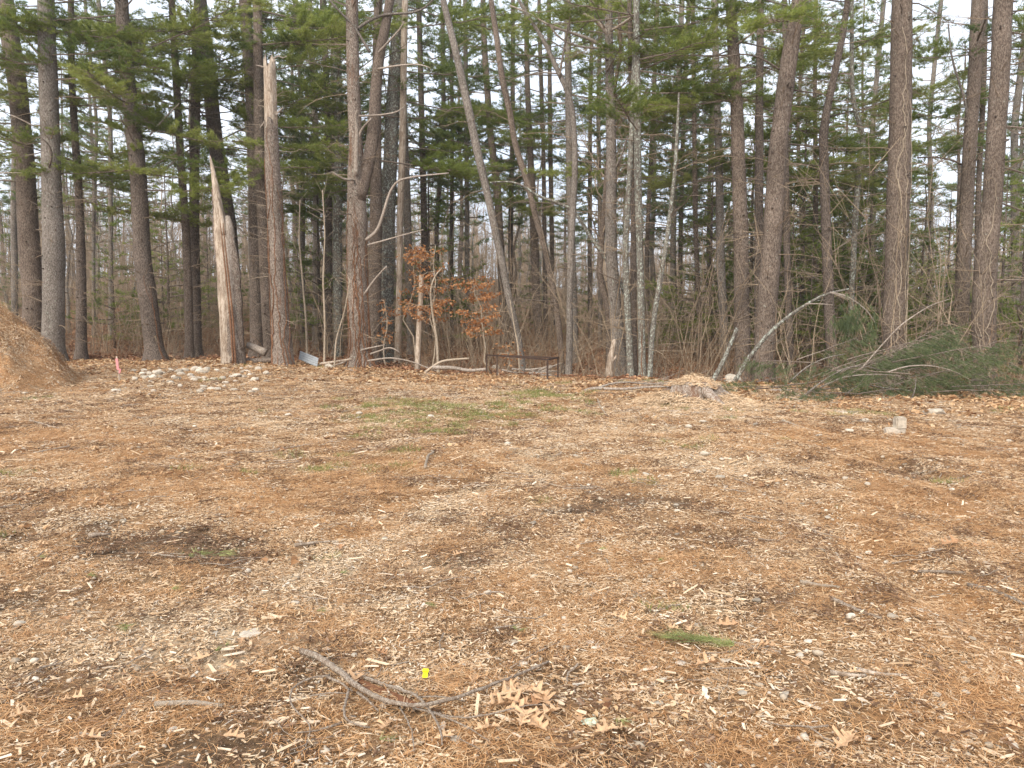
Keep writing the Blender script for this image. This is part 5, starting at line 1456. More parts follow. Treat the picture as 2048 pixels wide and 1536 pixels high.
# ------------------------------------------------------------------ sawn stump buried in fresh chips
p = on_ground(1395, 832)
p = np.array([3.75, 15.3, gz(3.75, 15.3)])
T = thing('tree_stump', 'low sawn pine stump buried under a heap of fresh pale chips', 'stump', p)
gg = np.random.default_rng(44)
T.scale = (1.15, 1.1, 1.0)
S_ = 40; a = np.linspace(0, 2 * np.pi, S_, endpoint=False)
but = 1 + .22 * np.cos(3 * a + .6) + .16 * np.cos(5 * a + 2) + .08 * np.cos(9 * a)
V = []
for z, k in ((-.25, 1.6), (-.05, 1.3), (.06, 1.08), (.18, 1.0), (.27, .97), (.29, .94)):
    rr = .42 * k * (1 + (but - 1) * (1.0 if z < .15 else .6)); V.append(np.stack([rr * np.cos(a), rr * np.sin(a), 0 * a + z + .01 * gg.normal(0, 1, S_)], 1))
V = np.vstack(V); n = 6; i = np.arange(n - 1)[:, None] * S_; j = np.arange(S_)[None]; k = (j + 1) % S_
b = MB(); b.add(V, None, np.stack([i + j, i + k, i + k + S_, i + j + S_], -1).reshape(-1, 4)); b.obj('bark', M['stump_bark'], T, True)
top = V[-S_:]; VV = np.vstack([top, [[0, 0, .27]]]); b = MB(); jj = np.arange(S_); b.add(VV, np.stack([jj, (jj + 1) % S_, 0 * jj + S_], 1)); b.obj('cut_face', M['pale_wood'], T)
# two root flares
for an, L in ((-1.25, .75), (-2.1, .5), (-.2, .6), (2.6, .6)):
    t = np.linspace(0, 1, 7); P = np.stack([(.25 + L * t) * math.cos(an), (.25 + L * t) * math.sin(an), .26 - .34 * t ** .8], 1)
    b = MB(); b.tube(P, .13 * (1 - .75 * t), 9, rough=.12, seed=int(L * 10)); b.obj('root', M['stump_bark'], T, True)
N = 520; aa = gg.uniform(0, 6.28, N); r = 1.15 * np.sqrt(gg.uniform(0, 1, N)); x, y = r * np.cos(aa), r * np.sin(aa)
mound = np.maximum(.36 * np.exp(-(r / .40) ** 2), 0)
mound = np.where(r < .42, .28 + .19 * (1 - r / .42), np.maximum(0, .22 * (1.08 - r))) + (height(x + p[0], y + p[1]) - p[2]) * (r > .42)
keep = ~((np.abs(aa - 4.9) < .7) & (r > .4) & (r < .62)); x, y, mound, r = x[keep], y[keep], mound[keep], r[keep]
ml = np.hypot(x, y) + 1e-6; sl = np.where(r < .42, .3, .2)
scatter('fresh_chips', P_fresh, np.stack([x, y, mound], 1), np.stack([-sl * y / ml, sl * x / ml, 0 * x], 1) + gg.normal(0, .15, (len(x), 3)), gg.uniform(.8, 1.3, len(x)), '', '', gg, T)
bm = MB(); nn = 20; ra = np.linspace(0, 1, 8)
aa = np.linspace(0, 2 * np.pi, 28, endpoint=False); V = []
for q_ in ra:
    rq = q_ * (.38 + .07 * np.cos(2 * aa + 1) + .05 * np.sin(5 * aa)); V.append(np.stack([rq * np.cos(aa), rq * np.sin(aa), .28 + .17 * (1 - q_) ** 1.1 - .05 * q_ ** 6 + .03 * gg.normal(0, 1, 28) * (q_ > 0)], 1))
V = np.vstack(V); i = np.arange(7)[:, None] * 28; j = np.arange(28)[None]; k = (j + 1) % 28
bm.add(V, None, np.stack([i + j, i + k, i + k + 28, i + j + 28], -1).reshape(-1, 4), 0, .4); bm.obj('chip_heap', M['fresh_chips'], T)
# chips scattered round the stump
N = 620; x = 3.8 + gg.normal(.2, .85, N); y = 14.85 + gg.normal(0, .7, N)
scatter('stump_chips', P_fresh, np.stack([x, y, height(x, y)], 1), eul(x, y, gg, .1), gg.uniform(.6, 1.0, N), 'fresh pale chips thrown on the ground round the stump', 'wood chips', gg)

# ------------------------------------------------------------------ steel frame
def bar(b, p0, p1, w=.04, d=.04):
    p0, p1 = np.array(p0, float), np.array(p1, float); t = p1 - p0; t /= np.linalg.norm(t)
    ref = np.array([0, 0, 1.0]) if abs(t[2]) < .9 else np.array([0, 1.0, 0])
    a = np.cross(t, ref); a /= np.linalg.norm(a); c = np.cross(a, t)
    V = [p + sx * a * w / 2 + sy * c * d / 2 for p in (p0, p1) for sx, sy in ((-1, -1), (1, -1), (1, 1), (-1, 1))]
    b.add(V, None, [[0, 3, 2, 1], [4, 5, 6, 7], [0, 1, 5, 4], [1, 2, 6, 5], [2, 3, 7, 6], [3, 0, 4, 7]])


c1 = on_ground(973, 752); c2 = on_ground(994, 752); c3 = on_ground(1095, 765); c4 = on_ground(1116, 761)
for c, Yv in ((c1, 25.3), (c2, 24.4), (c3, 22.4), (c4, 23.3)):
    px = {25.3: 973, 24.4: 994, 22.4: 1095, 23.3: 1116}[Yv]
    c[:] = at(px, 700, Yv); c[2] = gz(c[0], c[1])
T = thing('metal_table', 'rusty dark steel table frame without a top on four thin legs', 'metal frame', c3)
tops = []
for c, px, py in ((c1, 973, 711), (c2, 994, 712), (c3, 1095, 720), (c4, 1116, 716)):
    t = at(px, py, c[1]) - c3; tops.append(t)
    b = MB(); bar(b, c - c3 - [0, 0, .05], t, .055 if c is c3 else .045, .045); b.obj('leg', M['rusty_steel'], T)
for u, v in ((0, 3), (1, 2), (0, 1), (2, 3)):
    b = MB(); bar(b, tops[u] + [0, 0, .012], tops[v] + [0, 0, .012], .05, .05); b.obj('rail', M['rusty_steel'], T)

# ------------------------------------------------------------------ stake, sheet, logs
p = on_ground(240, 762)
T = thing('survey_stake', 'thin wooden survey stake with pink tape at the stone heap', 'stake', p)
tp = at(233, 712, p[1]) - p
b = MB(); bar(b, [0, 0, -.1], tp * .98, .045, .02); b.obj('stake', M['pale_wood'], T)
b = MB(); bar(b, tp * .45 + [0, -.012, 0], tp * .9 + [0, -.012, 0], .065, .03); b.obj('tape', M['pink_tape'], T)
b = MB(); bar(b, tp * .32 + [0.02, -.02, 0], tp * .46 + [.07, -.03, .02], .05, .006); b.obj('tape_tail', M['pink_tape'], T)
Ym = 27.2
P0, P1 = at(597, 716, Ym), at(634, 731, Ym - .6)
T = thing('metal_sheet', 'grey corrugated metal sheet lying slantwise against the tall snag', 'metal sheet', P1)
d = P0 - P1; nx = 9
for k in range(1):
    V = []; up_ = np.array([0, .22, .30]); 
    for i in range(nx):
        q = i / (nx - 1); off = up_ * q + np.array([0, -.012 if i % 2 else .012, 0])
        V += [off, d + off, off + [0, .006, .006], d + off + [0, .006, .006]]
    Q = []
    for i in range(nx - 1):
        a = i * 4; Q += [[a, a + 1, a + 5, a + 4], [a + 2, a + 6, a + 7, a + 3], [a, a + 4, a + 6, a + 2], [a + 1, a + 3, a + 7, a + 5]]
    b = MB(); b.add(np.array(V) + [0, 0, -.05], None, Q); b.obj('sheet', M['sheet_metal'], T)


def log(pts, Y, w0, w1, label, mat='dead_wood', name='fallen_log', seed=1, cat='log', sides=9, rough=.12, lift=None, tw=0, twl=.4):
    P = np.array([at(x, y, Yq) for (x, y), Yq in zip(pts, (Y if isinstance(Y, (list, tuple)) else [Y] * len(pts)))])
    for q_ in P: q_[2] = max(q_[2], gz(q_[0], q_[1]) + .005)
    base = P[0].copy(); P = P - base
    T = thing(name, label, cat, base)
    q, rr = resample(P, np.linspace(w0, w1, len(P)) * .5 * abs(base[1]) / F, .12)
    b = MB(); b.tube(q, rr, sides, rough=rough, seed=seed); b.obj('log' if 'log' in name else 'stem', M[mat], T, True)
    if tw:
        gg = np.random.default_rng(seed); A0, A1 = [], []
        for _ in range(tw):
            i = gg.integers(len(q) // 4, len(q)); d = q[-1] - q[0]; d = d / np.linalg.norm(d) + gg.normal(0, .55, 3); d[2] = abs(d[2]) * .5; l = twl * gg.uniform(.4, 1.2)
            m = q[i] + d * l * .5; e = m + (d + gg.normal(0, .3, 3)) * l * .5; A0 += [q[i], m]; A1 += [m, e]
        b = MB(); b.prisms(A0, A1, np.full(len(A0), .008), np.full(len(A0), .003), 4); b.obj('twigs', M[mat], T, kind='stuff')
    return T, q, rr


log([(494, 690), (510, 695), (532, 706)], 27.5, 13, 16, 'weathered broken log propped between the two snags', seed=1)
log([(488, 722), (510, 722), (548, 720)], 27.4, 12, 10, 'dark rotten log lying low between the two snags', 'red_bark', seed=2)
log([(740, 708), (760, 702), (780, 692), (800, 705)], 27.6, 4, 3, 'bent pale stick leaning low right of the forked pine', 'dead_wood', 'stick', 3, 'stick')
log([(735, 722), (780, 715), (820, 722), (880, 745)], 27.2, 4, 2, 'long arched pale stick behind the edge of the leaves', 'dead_wood', 'stick', 4, 'stick', tw=4)
log([(660, 735), (690, 725), (720, 700), (770, 690)], 27.6, 4, 3, 'pale stick slanting up behind the forked pine base', 'dead_wood', 'stick', 5, 'stick')
log([(640, 728), (680, 722), (705, 718)], 26.8, 5, 4, 'white weathered stick beside the round tan stones', 'pale_wood', 'stick', 6, 'stick')
log([(850, 745), (880, 722), (920, 718), (938, 717)], 25.8, 5, 4, 'straight tan pole lying low left of the metal frame', 'pale_stick', 'pole', 7, 'pole')
log([(865, 735), (910, 735), (935, 742), (975, 738)], 25.4, 8, 6, 'grey weathered log at the left of the metal frame', 'dead_wood', seed=8)
for i in range(16):
    x = 975 + 115 * gs.uniform(); y = 738 + 12 * gs.uniform(); L = gs.uniform(15, 45); a = gs.normal(0, .5)
    o, _, _ = log([(x, y), (x + L * .5, y - L * .3 * a + gs.normal(0, 3)), (x + L, y - L * .5 * a)], 25.6 + gs.uniform(-.7, .7), 4.5, 2.5, 'crooked grey stick in the tangle of sticks behind the metal frame', 'dead_wood', 'stick', 20 + i, 'stick')
    o['group'] = 'tangle of sticks behind the metal frame'
# broken stub with torn top
Ys = 24.5
T, q, rr = log([(1220, 757), (1219, 735), (1222, 712), (1228, 690), (1229, 678)], Ys, 17, 7, 'short yellowish broken stub with torn wood in front of the tall grey pine', 'pale_wood', 'broken_stub', 31, 'stump', 10, .2)
b = MB(); P = np.array([at(x, y, Ys - .05) for x, y in ((1225, 722), (1232, 714), (1233, 708))]) - np.array(T.location); b.tube(P, [.05, .035, .008], 6, rough=.2); b.obj('splinter', M['pale_wood'], T)
b = MB(); P = np.array([at(x, y, Ys - .05) for x, y in ((1221, 712), (1214, 714))]) - np.array(T.location); b.tube(P, [.02, .008], 5); b.obj('twig', M['pale_wood'], T)

# fallen branch left of the stump
log([(1170, 782), (1185, 775), (1215, 778), (1260, 778), (1300, 773), (1350, 774)], [18.4, 18.5, 18.3, 18.2, 18, 17.8], 8, 3, 'long forked grey fallen branch lying left of the stump', 'dead_wood', 'fallen_branch', 41, 'branch', tw=14, twl=1.0)
log([(1190, 778), (1215, 768), (1250, 763), (1290, 768), (1345, 768)], [18.5, 18.6, 18.6, 18.5, 18.2], 5, 2, 'thin second prong of the fallen branch left of the stump', 'dead_wood', 'fallen_branch', 42, 'branch', tw=10, twl=.9)
# leaning broken stick and arching sapling
log([(1424, 765), (1440, 735), (1455, 705), (1466, 675), (1474, 656)], 21.5, 10, 6, 'lichen covered broken stick leaning up left of the arching sapling', 'lichen_bark', 'leaning_stick', 43, 'stick')
T, q, rr = log([(1470, 762), (1500, 712), (1530, 675), (1555, 650), (1580, 630), (1620, 604), (1650, 588), (1697, 578)], [20.5, 20.4, 20.3, 20.2, 20.1, 20, 19.9, 19.8], 10, 4, 'lichen grey sapling snapped over in a long arch above the cut boughs', 'lichen_bark', 'arching_sapling', 44, 'sapling', tw=5, twl=.6)
Bz = np.array(T.location)
for k, (pts, w) in enumerate((([(1660, 585), (1690, 590), (1715, 605), (1738, 625), (1750, 645)], 4), ([(1660, 585), (1685, 592), (1700, 600)], 3), ([(1610, 608), (1640, 607), (1665, 610)], 3))):
    P = np.array([at(x, y, 19.8) - Bz for x, y in pts]); qq, r2 = resample(P, np.linspace(w, 1.5, len(P)) * .5 * 19.8 / F, .1); b = MB(); b.tube(qq, r2, 5); b.obj('branch', M['dead_wood'], T)
gg = np.random.default_rng(52)
b = MB(); C = np.array([at(gg.uniform(1668, 1748), 0, 19.8) * 0 + at(x, y, 19.7 + gg.uniform(-.3, .3)) - Bz for x, y in [(gg.normal(1697, 16), gg.normal(640, 20)) for _ in range(110)] + [(gg.normal(1742, 8), gg.normal(655, 14)) for _ in range(26)]])
b.blades(C, np.tile([0.1, 0, -1.0], (len(C), 1)), .26, .011, 15, .28, 0, gg.uniform(.0, .45, len(C)), gg)
b.obj('foliage', M['cut_needles'], T, kind='stuff')

# pile of cut green boughs on the right
CB = [(1480, 800, 17.6, 20, 2.0, 5), (1560, 790, 18.0, -5, 2.2, 8), (1600, 805, 17.0, 10, 2.4, 12), (1640, 780, 18.5, 15, 2.6, 25), (1670, 800, 17.4, -10, 2.6, 18), (1690, 765, 18.8, 30, 2.4, 28), (1720, 790, 17.6, 5, 2.8, 22),
      (1740, 770, 18.2, -12, 2.8, 26), (1760, 805, 16.6, 12, 2.2, 14), (1780, 780, 17.4, 0, 3.0, 24), (1800, 770, 18.4, 15, 2.8, 24), (1830, 795, 16.8, -5, 2.8, 20), (1860, 780, 17.6, 5, 2.8, 18), (1900, 800, 16.6, 0, 2.6, 10),
      (1950, 800, 16.8, 10, 2.4, 6), (1620, 800, 16.9, 190, 2.0, 10), (1700, 805, 16.6, 200, 2.2, 12), (1540, 785, 18.4, 170, 1.8, 6), (1800, 808, 16.2, 170, 2.2, 10), (1990, 790, 17.6, 20, 2.2, 4), (1700, 740, 19.4, 40, 2.0, 30), (1850, 760, 18.6, -20, 2.6, 20), (1730, 760, 17.4, -30, 2.2, 34), (1440, 775, 18.8, 0, 1.6, 2), (1640, 812, 16.5, -20, 1.6, 4),
      (1660, 770, 18.0, -20, 2.6, 34), (1760, 760, 17.8, 10, 2.8, 36), (1560, 805, 17.0, 25, 1.8, 14), (1800, 765, 17.2, -15, 2.8, 32), (1710, 780, 17.0, 20, 2.6, 28)]
for i, (px, py, Y, yaw, L, tl) in enumerate(CB):
    px = px - (48 if yaw < 100 else -20)
    p = at(px, py, Y); p[2] = gz(p[0], p[1]) + (.08 + .17 * (i % 4)) * (1.35 if 1560 < px < 1850 else .6)
    T = thing('cut_bough', 'dark green pine bough lying in the pile of cut boughs under the vine hung pine', 'bough', p, 'cut green boughs piled at the wood edge')
    s_ = L / 2.9
    link('foliage_spray', DROOP[i % 4], T, None, (0, 0, 0), (gg.uniform(-.3, .3), math.radians(-tl * .8), math.radians(yaw)), (s_, s_, s_))
for i, pts in enumerate([[(1600, 798), (1640, 765), (1690, 735), (1730, 730), (1760, 740)], [(1640, 775), (1690, 752), (1760, 748), (1800, 752)], [(1578, 765), (1610, 735), (1650, 715), (1690, 708)], [(1775, 745), (1810, 732), (1860, 730), (1910, 742), (1940, 760)],
                         [(1690, 790), (1720, 765), (1760, 775), (1850, 785)], [(1620, 812), (1700, 800), (1780, 795)], [(1822, 812), (1828, 800), (1834, 775), (1832, 760)], [(1880, 820), (1950, 805), (2048, 787), (2100, 780)], [(1736, 775), (1738, 760), (1736, 740)], [(1720, 740), (1755, 700), (1800, 650), (1860, 610), (1900, 598)]]):
    o, _, _ = log(pts, 16.4 + .5 * (i % 3), 4 - .1 * i, 1.6, ['bare grey bough stem arching out of the cut pile', 'long pale bough stem lying across the cut pile', 'thin stem curving up at the left end of the cut pile', 'long grey stem arching over the right half of the cut pile',
        'crooked stem low in the front of the cut pile', 'straight thin stem at the front foot of the cut pile', 'white hooked stick standing up in the cut pile', 'long thin stick slanting out of the right end of the cut pile', 'short upright pale stub in the cut pile', 'dark thin branch reaching up from the cut pile to the right hand pines'][i],
        'dead_wood' if i % 2 else 'grey_bark', 'bough_stem', 60 + i, 'branch', 6)
# fallen grey log under the pile
log([(1540, 790), (1580, 782), (1620, 780)], 18.6, 9, 7, 'grey log lying at the left end of the cut boughs', 'dead_wood', seed=77)
log([(1830, 822), (1860, 818), (1890, 820)], 15.6, 8, 6, 'pale barkless log at the front of the cut boughs', 'pale_wood', seed=78)
log([(1668, 848), (1700, 845), (1722, 846)], 13.6, 9, 6, 'pale weathered plank like piece at the rim of the soil patch', 'pale_wood', seed=79)
log([(1640, 868), (1668, 858), (1680, 850)], 12.8, 5, 3, 'thin mossy stick right of the grass tuft', 'lichen_bark', 'stick', 80, 'stick')


# ------------------------------------------------------------------ foreground sticks, branch, leaves, tag
def gstick(pts, w0, w1, label, mat='stick', seed=0, name='stick', tw=0, lift=.006, T=None, part='stem', side=7, cat='stick', hump=0):
    P = []
    for k_, (x, y) in enumerate(pts):
        q_ = on_ground(x, y); P.append(q_)
    P = np.array(P); Yb = np.hypot(P[0][0], P[0][1])
    w = np.linspace(w0, w1, len(P)) * .5 * np.hypot(P[:, 1], CAM_H) / F
    P[:, 2] += w + lift + .008 + hump * np.sin(np.linspace(0, np.pi, len(P)))
    if T is None:
        T = thing(name, label, cat, P[0])
    base = np.array(T.location)
    q, rr = resample(P - base, w, .03)
    gg = np.random.default_rng(seed); q[1:-1] += gg.normal(0, .0012, q[1:-1].shape)
    b = MB(); b.tube(q, rr, side, rough=.12, seed=seed); b.obj(part, M[mat], T, True)
    if tw:
        A0, A1 = [], []
        for _ in range(tw):
            i = gg.integers(len(q) // 3, len(q)); d = q[-1] - q[0]; d = d / np.linalg.norm(d) + gg.normal(0, .6, 3); d[2] = abs(d[2]) * .25; l = gg.uniform(.04, .14)
            A0.append(q[i]); A1.append(q[i] + d * l)
        b = MB(); b.prisms(A0, A1, np.full(tw, .0018), np.full(tw, .001), 4); b.obj('twigs', M[mat], T, kind='stuff')
    return T


T = gstick([(603, 1321), (635, 1333), (665, 1357), (690, 1378), (705, 1397), (722, 1410), (745, 1425), (775, 1438), (810, 1447), (850, 1445), (900, 1432), (950, 1412), (1000, 1388), (1040, 1370), (1075, 1350), (1097, 1338)], 12, 4, 'long forked grey fallen branch in the foreground below the yellow tag', seed=1, name='fallen_branch', cat='branch', hump=.035, lift=.022)
for k_, (pts, w) in enumerate([([(655, 1370), (680, 1388), (705, 1398)], 6), ([(693, 1370), (720, 1362), (740, 1360)], 4), ([(698, 1395), (692, 1425), (685, 1462), (688, 1470), (720, 1474), (740, 1472)], 6), ([(685, 1462), (665, 1475), (650, 1488), (630, 1489), (592, 1482)], 5),
        ([(660, 1365), (630, 1372), (600, 1385), (585, 1400), (579, 1425), (590, 1450), (615, 1465), (627, 1480), (618, 1500), (611, 1512)], 4), ([(715, 1402), (727, 1415), (745, 1432), (757, 1438)], 6),
        ([(730, 1372), (770, 1390), (810, 1405), (835, 1415), (845, 1430), (862, 1450), (880, 1482), (888, 1490), (884, 1508)], 7), ([(835, 1411), (880, 1414), (930, 1418)], 4), ([(825, 1432), (860, 1448), (900, 1465), (940, 1480), (985, 1505)], 4),
        ([(865, 1440), (890, 1455), (930, 1463), (990, 1453), (1040, 1438), (1090, 1428), (1110, 1430)], 4), ([(888, 1490), (910, 1497), (960, 1515)], 3), ([(800, 1432), (815, 1465), (828, 1498), (828, 1520)], 3), ([(620, 1408), (660, 1406), (695, 1403)], 3)]):
    gstick(pts, w * .95, max(2.2, w * .45), '', seed=10 + k_, T=T, part='branch', hump=.02, lift=.022)
# curled strip of bark caught under it
p = on_ground(775, 1400)
T2 = thing('bark_curl', 'curled strip of brown bark lying under the forked fallen branch', 'bark', p)
ax = [on_ground(x, y) - p for x, y in ((714, 1372), (740, 1387), (775, 1402), (805, 1415), (838, 1428))]
V = []; Wd = [.008, .022, .027, .026, .014]; nseg = 9
for c, w in zip(ax, Wd):
    for t in np.linspace(-2.6, -.1, nseg):
        V.append(c + np.array([.35 * w * math.cos(t) , w * math.cos(t), .03 + w * 1.0 * math.sin(t) * .9]) * [1, 1, 1])
V = np.array(V); Vi = V + [0, 0, .003]
Q = []
for i in range(4):
    for j in range(nseg - 1):
        a = i * nseg + j; Q.append([a, a + 1, a + 1 + nseg, a + nseg])
b = MB(); b.add(V, None, Q); b.obj('outer_side', M['outer_bark'], T2, True)
b = MB(); b.add(Vi, None, Q); b.obj('inner_side', M['inner_bark'], T2, True)

gstick([(310, 1420), (345, 1419), (385, 1416), (420, 1420), (446, 1424)], 10, 9, 'short thick pale stick lying level in the lower left', 'pale_stick', 31)
gstick([(160, 1475), (190, 1482), (218, 1481), (235, 1460), (248, 1425)], 4, 2, 'thin forked twig in the lower left corner', seed=32, name='twig', tw=2)
gstick([(75, 1120), (100, 1100), (125, 1095), (165, 1100)], 4, 3, 'thin pale bent twig on the bare soil at the left', 'pale_stick', 33, name='twig')
gstick([(178, 1080), (195, 1077), (222, 1073)], 10, 4, 'flat white wood sliver on the bare soil at the left', 'pale_wood', 34, 'sliver')
gstick([(300, 1112), (360, 1120), (440, 1122), (520, 1120)], 4, 2, 'long thin twig running right from the dark green sprig', seed=35, name='twig')
gstick([(1936, 1178), (1975, 1185), (2010, 1198), (2060, 1222)], 8, 6, 'dark stick running off at the right beside the pale slivers', seed=36)
gstick([(1662, 1205), (1700, 1222), (1730, 1235), (1762, 1244)], 8, 5, 'grey stick lying left of the dark stick at the right', seed=37)
gstick([(1828, 1150), (1870, 1150), (1930, 1152)], 6, 5, 'straight grey stick below the lone oak leaf at the right', seed=38)
gstick([(1600, 1172), (1640, 1178), (1680, 1180)], 8, 3, 'pale curved sliver stick above the grey stick', 'pale_stick', 39)
gstick([(850, 940), (856, 920), (868, 912), (862, 905)], 6, 3, 'short crooked stick standing out in the middle of the clearing', 'pale_stick', 40, hump=.03)
gstick([(440, 910), (520, 908), (600, 895), (690, 880)], 4, 2, 'long thin twig across the orange needles at the left', seed=41, tw=6, name='twig')
gstick([(1060, 960), (1110, 975), (1160, 985)], 4, 2, 'thin curved twig on the pale wheel track', 'pale_stick', 42, name='twig')
gstick([(60, 845), (80, 850), (110, 858), (120, 860)], 5, 2, 'small grey twig beside the dark grass clump at the far left', seed=43, name='twig')
gstick([(1195, 800), (1200, 815), (1215, 835)], 3, 2, 'thin curved twig left of the chips round the stump', 'pale_stick', 44, name='twig')
gstick([(1565, 845), (1600, 858), (1640, 868)], 5, 3, 'thin pale stick right of the stump chips', 'pale_stick', 45)
gstick([(1310, 1370), (1380, 1368), (1440, 1366), (1510, 1374)], 4, 2, 'thin twig under the reddish oak leaf', seed=46, name='twig')
gstick([(1385, 1310), (1430, 1315), (1480, 1308), (1540, 1300)], 3, 2, 'thin twig just below the green pine sprig', seed=47, name='twig')
gstick([(1715, 1350), (1760, 1360), (1820, 1358)], 9, 4, 'pale wedge shaped sliver near the lower right', 'pale_wood', 48, 'sliver')
gstick([(1660, 1355), (1700, 1362), (1732, 1360)], 9, 6, 'white flat sliver in the lower right', 'pale_wood', 49, 'sliver')
gstick([(1020, 1345), (1040, 1330), (1095, 1300), (1120, 1290)], 4, 2, 'thin dark twig beyond the end of the forked fallen branch', seed=50, name='twig')
gstick([(590, 1098), (620, 1093), (672, 1088)], 8, 4, 'straight pale splinter on the light chips left of centre', 'pale_wood', 51, 'sliver')
gstick([(1270, 1190), (1300, 1215), (1320, 1225)], 4, 3, 'thin twig above the green pine sprig', seed=52, name='twig')


def sprig(pts, w0, label, n=8, seed=0, L=.085, spread=.9, stem=True):
    T = thing('pine_sprig', label, 'pine sprig', on_ground(*pts[0]))
    gg = np.random.default_rng(seed); base = np.array(T.location)
    P = np.array([on_ground(*q_) for q_ in pts]) - base; P[:, 2] += .012
    if stem:
        q, rr = resample(P, np.linspace(w0, 2, len(P)) * .5 * base[1] / F, .03)
        b = MB(); b.tube(q, rr, 6, rough=.1); b.obj('stem', M['stick'], T, True)
    e = P[-1]; d = P[-1] - P[0]; d = d / (np.linalg.norm(d) + 1e-6)
    C = np.array([e + d * gg.uniform(-.22, .05) * (1 if stem else .3) + gg.normal(0, .02 if stem else .008, 3) * [1, 1, .3] + [0, 0, .012] for _ in range(n)])
    D = np.tile(d, (n, 1)) + gg.normal(0, spread * .5, (n, 3)) * [1, 1, .2]
    b = MB(); b.blades(C, D, L * 1.1, .0022, 14, .42, 0, gg.uniform(.1, 1, n), gg)
    for v in b.v: v[:, 2] = .016 + np.abs(v[:, 2]) * .8
    b.obj('needles', M['sprig_needles'], T, kind='stuff')


sprig([(1560, 1311), (1500, 1298), (1450, 1285), (1400, 1282), (1370, 1290)], 9, 'fresh green pine sprig on a brown stem in the right foreground', 26, 1, .12)
sprig([(1465, 1300), (1455, 1296)], 4, 'short green needle tuft beside the stem of the green sprig', 3, 2, .06, stem=False)
sprig([(250, 1110), (300, 1108), (370, 1112), (440, 1118)], 4, 'dark green pine sprig on the bare soil at the left', 16, 3, .09, 1.6)
sprig([(255, 1240), (253, 1268)], 4, 'dark green needle tuft on the chips below the left soil patch', 5, 4, .06, 1.4, False)
for i, (x, y, sx, sy, lab) in enumerate([(415, 1325, 445, 1308, 'yellow green needle tuft above the short thick pale stick'), (620, 1238, 650, 1230, 'green needle tuft right of the flat grey slab'), (650, 1162, 690, 1155, 'green needle tuft on the pale track left of centre'),
        (1010, 1262, 1035, 1275, 'small dark green needle tuft near the pebbles'), (300, 1192, 342, 1188, 'faint green needle tuft in the left foreground'), (1295, 1120, 1330, 1132, 'green needle tuft on the right of the wheel rut'), (1645, 1016, 1672, 1020, 'small green needle tuft on the orange needles'),
        (1200, 1442, 1245, 1462, 'green needle tuft beside the lichen flake'), (735, 1500, 770, 1498, 'yellow green leafy bit at the bottom edge'), (1185, 1108, 1205, 1108, 'small green tuft right of the pale track'), (850, 1218, 865, 1222, 'tiny green tuft in the middle of the foreground'),
        (60, 1125, 95, 1122, 'green tuft at the far left beside the soil'), (150, 1162, 180, 1162, 'thin green tuft below the left soil patch')]):
    sprig([(x, y), (sx, sy)], 3, lab, 2, 60 + i, .055, .5, False)


# oak leaves: lobed blade, folded along the midrib
def oak_mesh(seed):
    gg = np.random.default_rng(seed); L = 1.0
    side = [(0, .03), (.12, .06), (.2, .22), (.26, .24), (.3, .08), (.42, .1), (.5, .34), (.58, .36), (.6, .12), (.7, .12), (.78, .3), (.84, .28), (.86, .1), (.95, .08), (1.0, .0)]
    V = []; F_ = []
    cu = gg.uniform(-.15, .25)
    for t, w in side:
        for s_ in (-1, 0, 1):
            ww = w * s_ * gg.uniform(.8, 1.15)
            V.append((t - .5, ww, .03 + abs(ww) * gg.uniform(.3, 1.0) + cu * (t - .5) ** 2 * 1.2 + gg.uniform(0, .02)))
    for i in range(len(side) - 1):
        a = i * 3; F_ += [[a, a + 1, a + 4, a + 3], [a + 1, a + 2, a + 5, a + 4]]
    b = MB(); b.add(V, None, F_, 0, gg.uniform(.3, 1))
    b.tube([(-.5, 0, .02), (-.66, .03, .03)], [.012, .008], 4, tint=.1)
    return b.mesh('oak_leaf', M['oak_leaf'], False)


OM = [oak_mesh(i) for i in range(8)]


def oleaf(px, py, L, rz, label, group=None, k=0, up=.016):
    up += .012
    p = on_ground(px, py)
    o = link('oak_leaf', OM[k % 8], None, None, (p[0], p[1], p[2] + up), (R.uniform(-.15, .15), R.uniform(-.15, .15), math.radians(rz)), (L, L * 1.05, L * .9))
    return tag(o, label, 'leaf', group)


for i, (x, y, rz) in enumerate([(1010, 1400, 20), (1045, 1395, 70), (1075, 1400, 150), (1030, 1420, -20), (1060, 1425, 40), (1090, 1415, 100), (1005, 1425, 200), (1045, 1455, 80), (1075, 1460, 120), (1095, 1440, 30), (1040, 1440, 160), (1020, 1385, 110)]):
    oleaf(x, y, .125, rz, 'tan oak leaf in the cluster at the tip of the forked fallen branch', 'tan oak leaves clustered by the fallen branch', i, .008 + .004 * (i % 4))
oleaf(950, 1372, .09, 75, 'single tan oak leaf left of the leaf cluster', None, 1)
oleaf(712, 1372, .12, 60, 'light tan oak leaf under the fork of the fallen branch', None, 2)
oleaf(1415, 1340, .12, 10, 'rusty oak leaf lying below the green pine sprig', None, 3)
oleaf(1900, 1096, .16, 20, 'lone pale oak leaf on the orange needles at the right', None, 4)
oleaf(1455, 1262, .12, 0, 'reddish tan oak leaf at the tip of the green sprig', None, 5)
oleaf(1378, 1270, .08, 80, 'small pale leaf lying over the green sprig needles', None, 6)
oleaf(1345, 1268, .08, 130, 'pale leaf at the left end of the green sprig', None, 0)
oleaf(50, 1195, .13, 10, 'pale oak leaf at the far left edge', None, 7)
oleaf(764, 993, .12, 60, 'pale leaf standing out on the needles in the middle', None, 1)
oleaf(1215, 1475, .10, 200, 'brown leaf at the bottom beside the lichen flake', None, 2)
oleaf(1690, 1500, .13, 40, 'dark rusty leaf at the bottom right', None, 3)
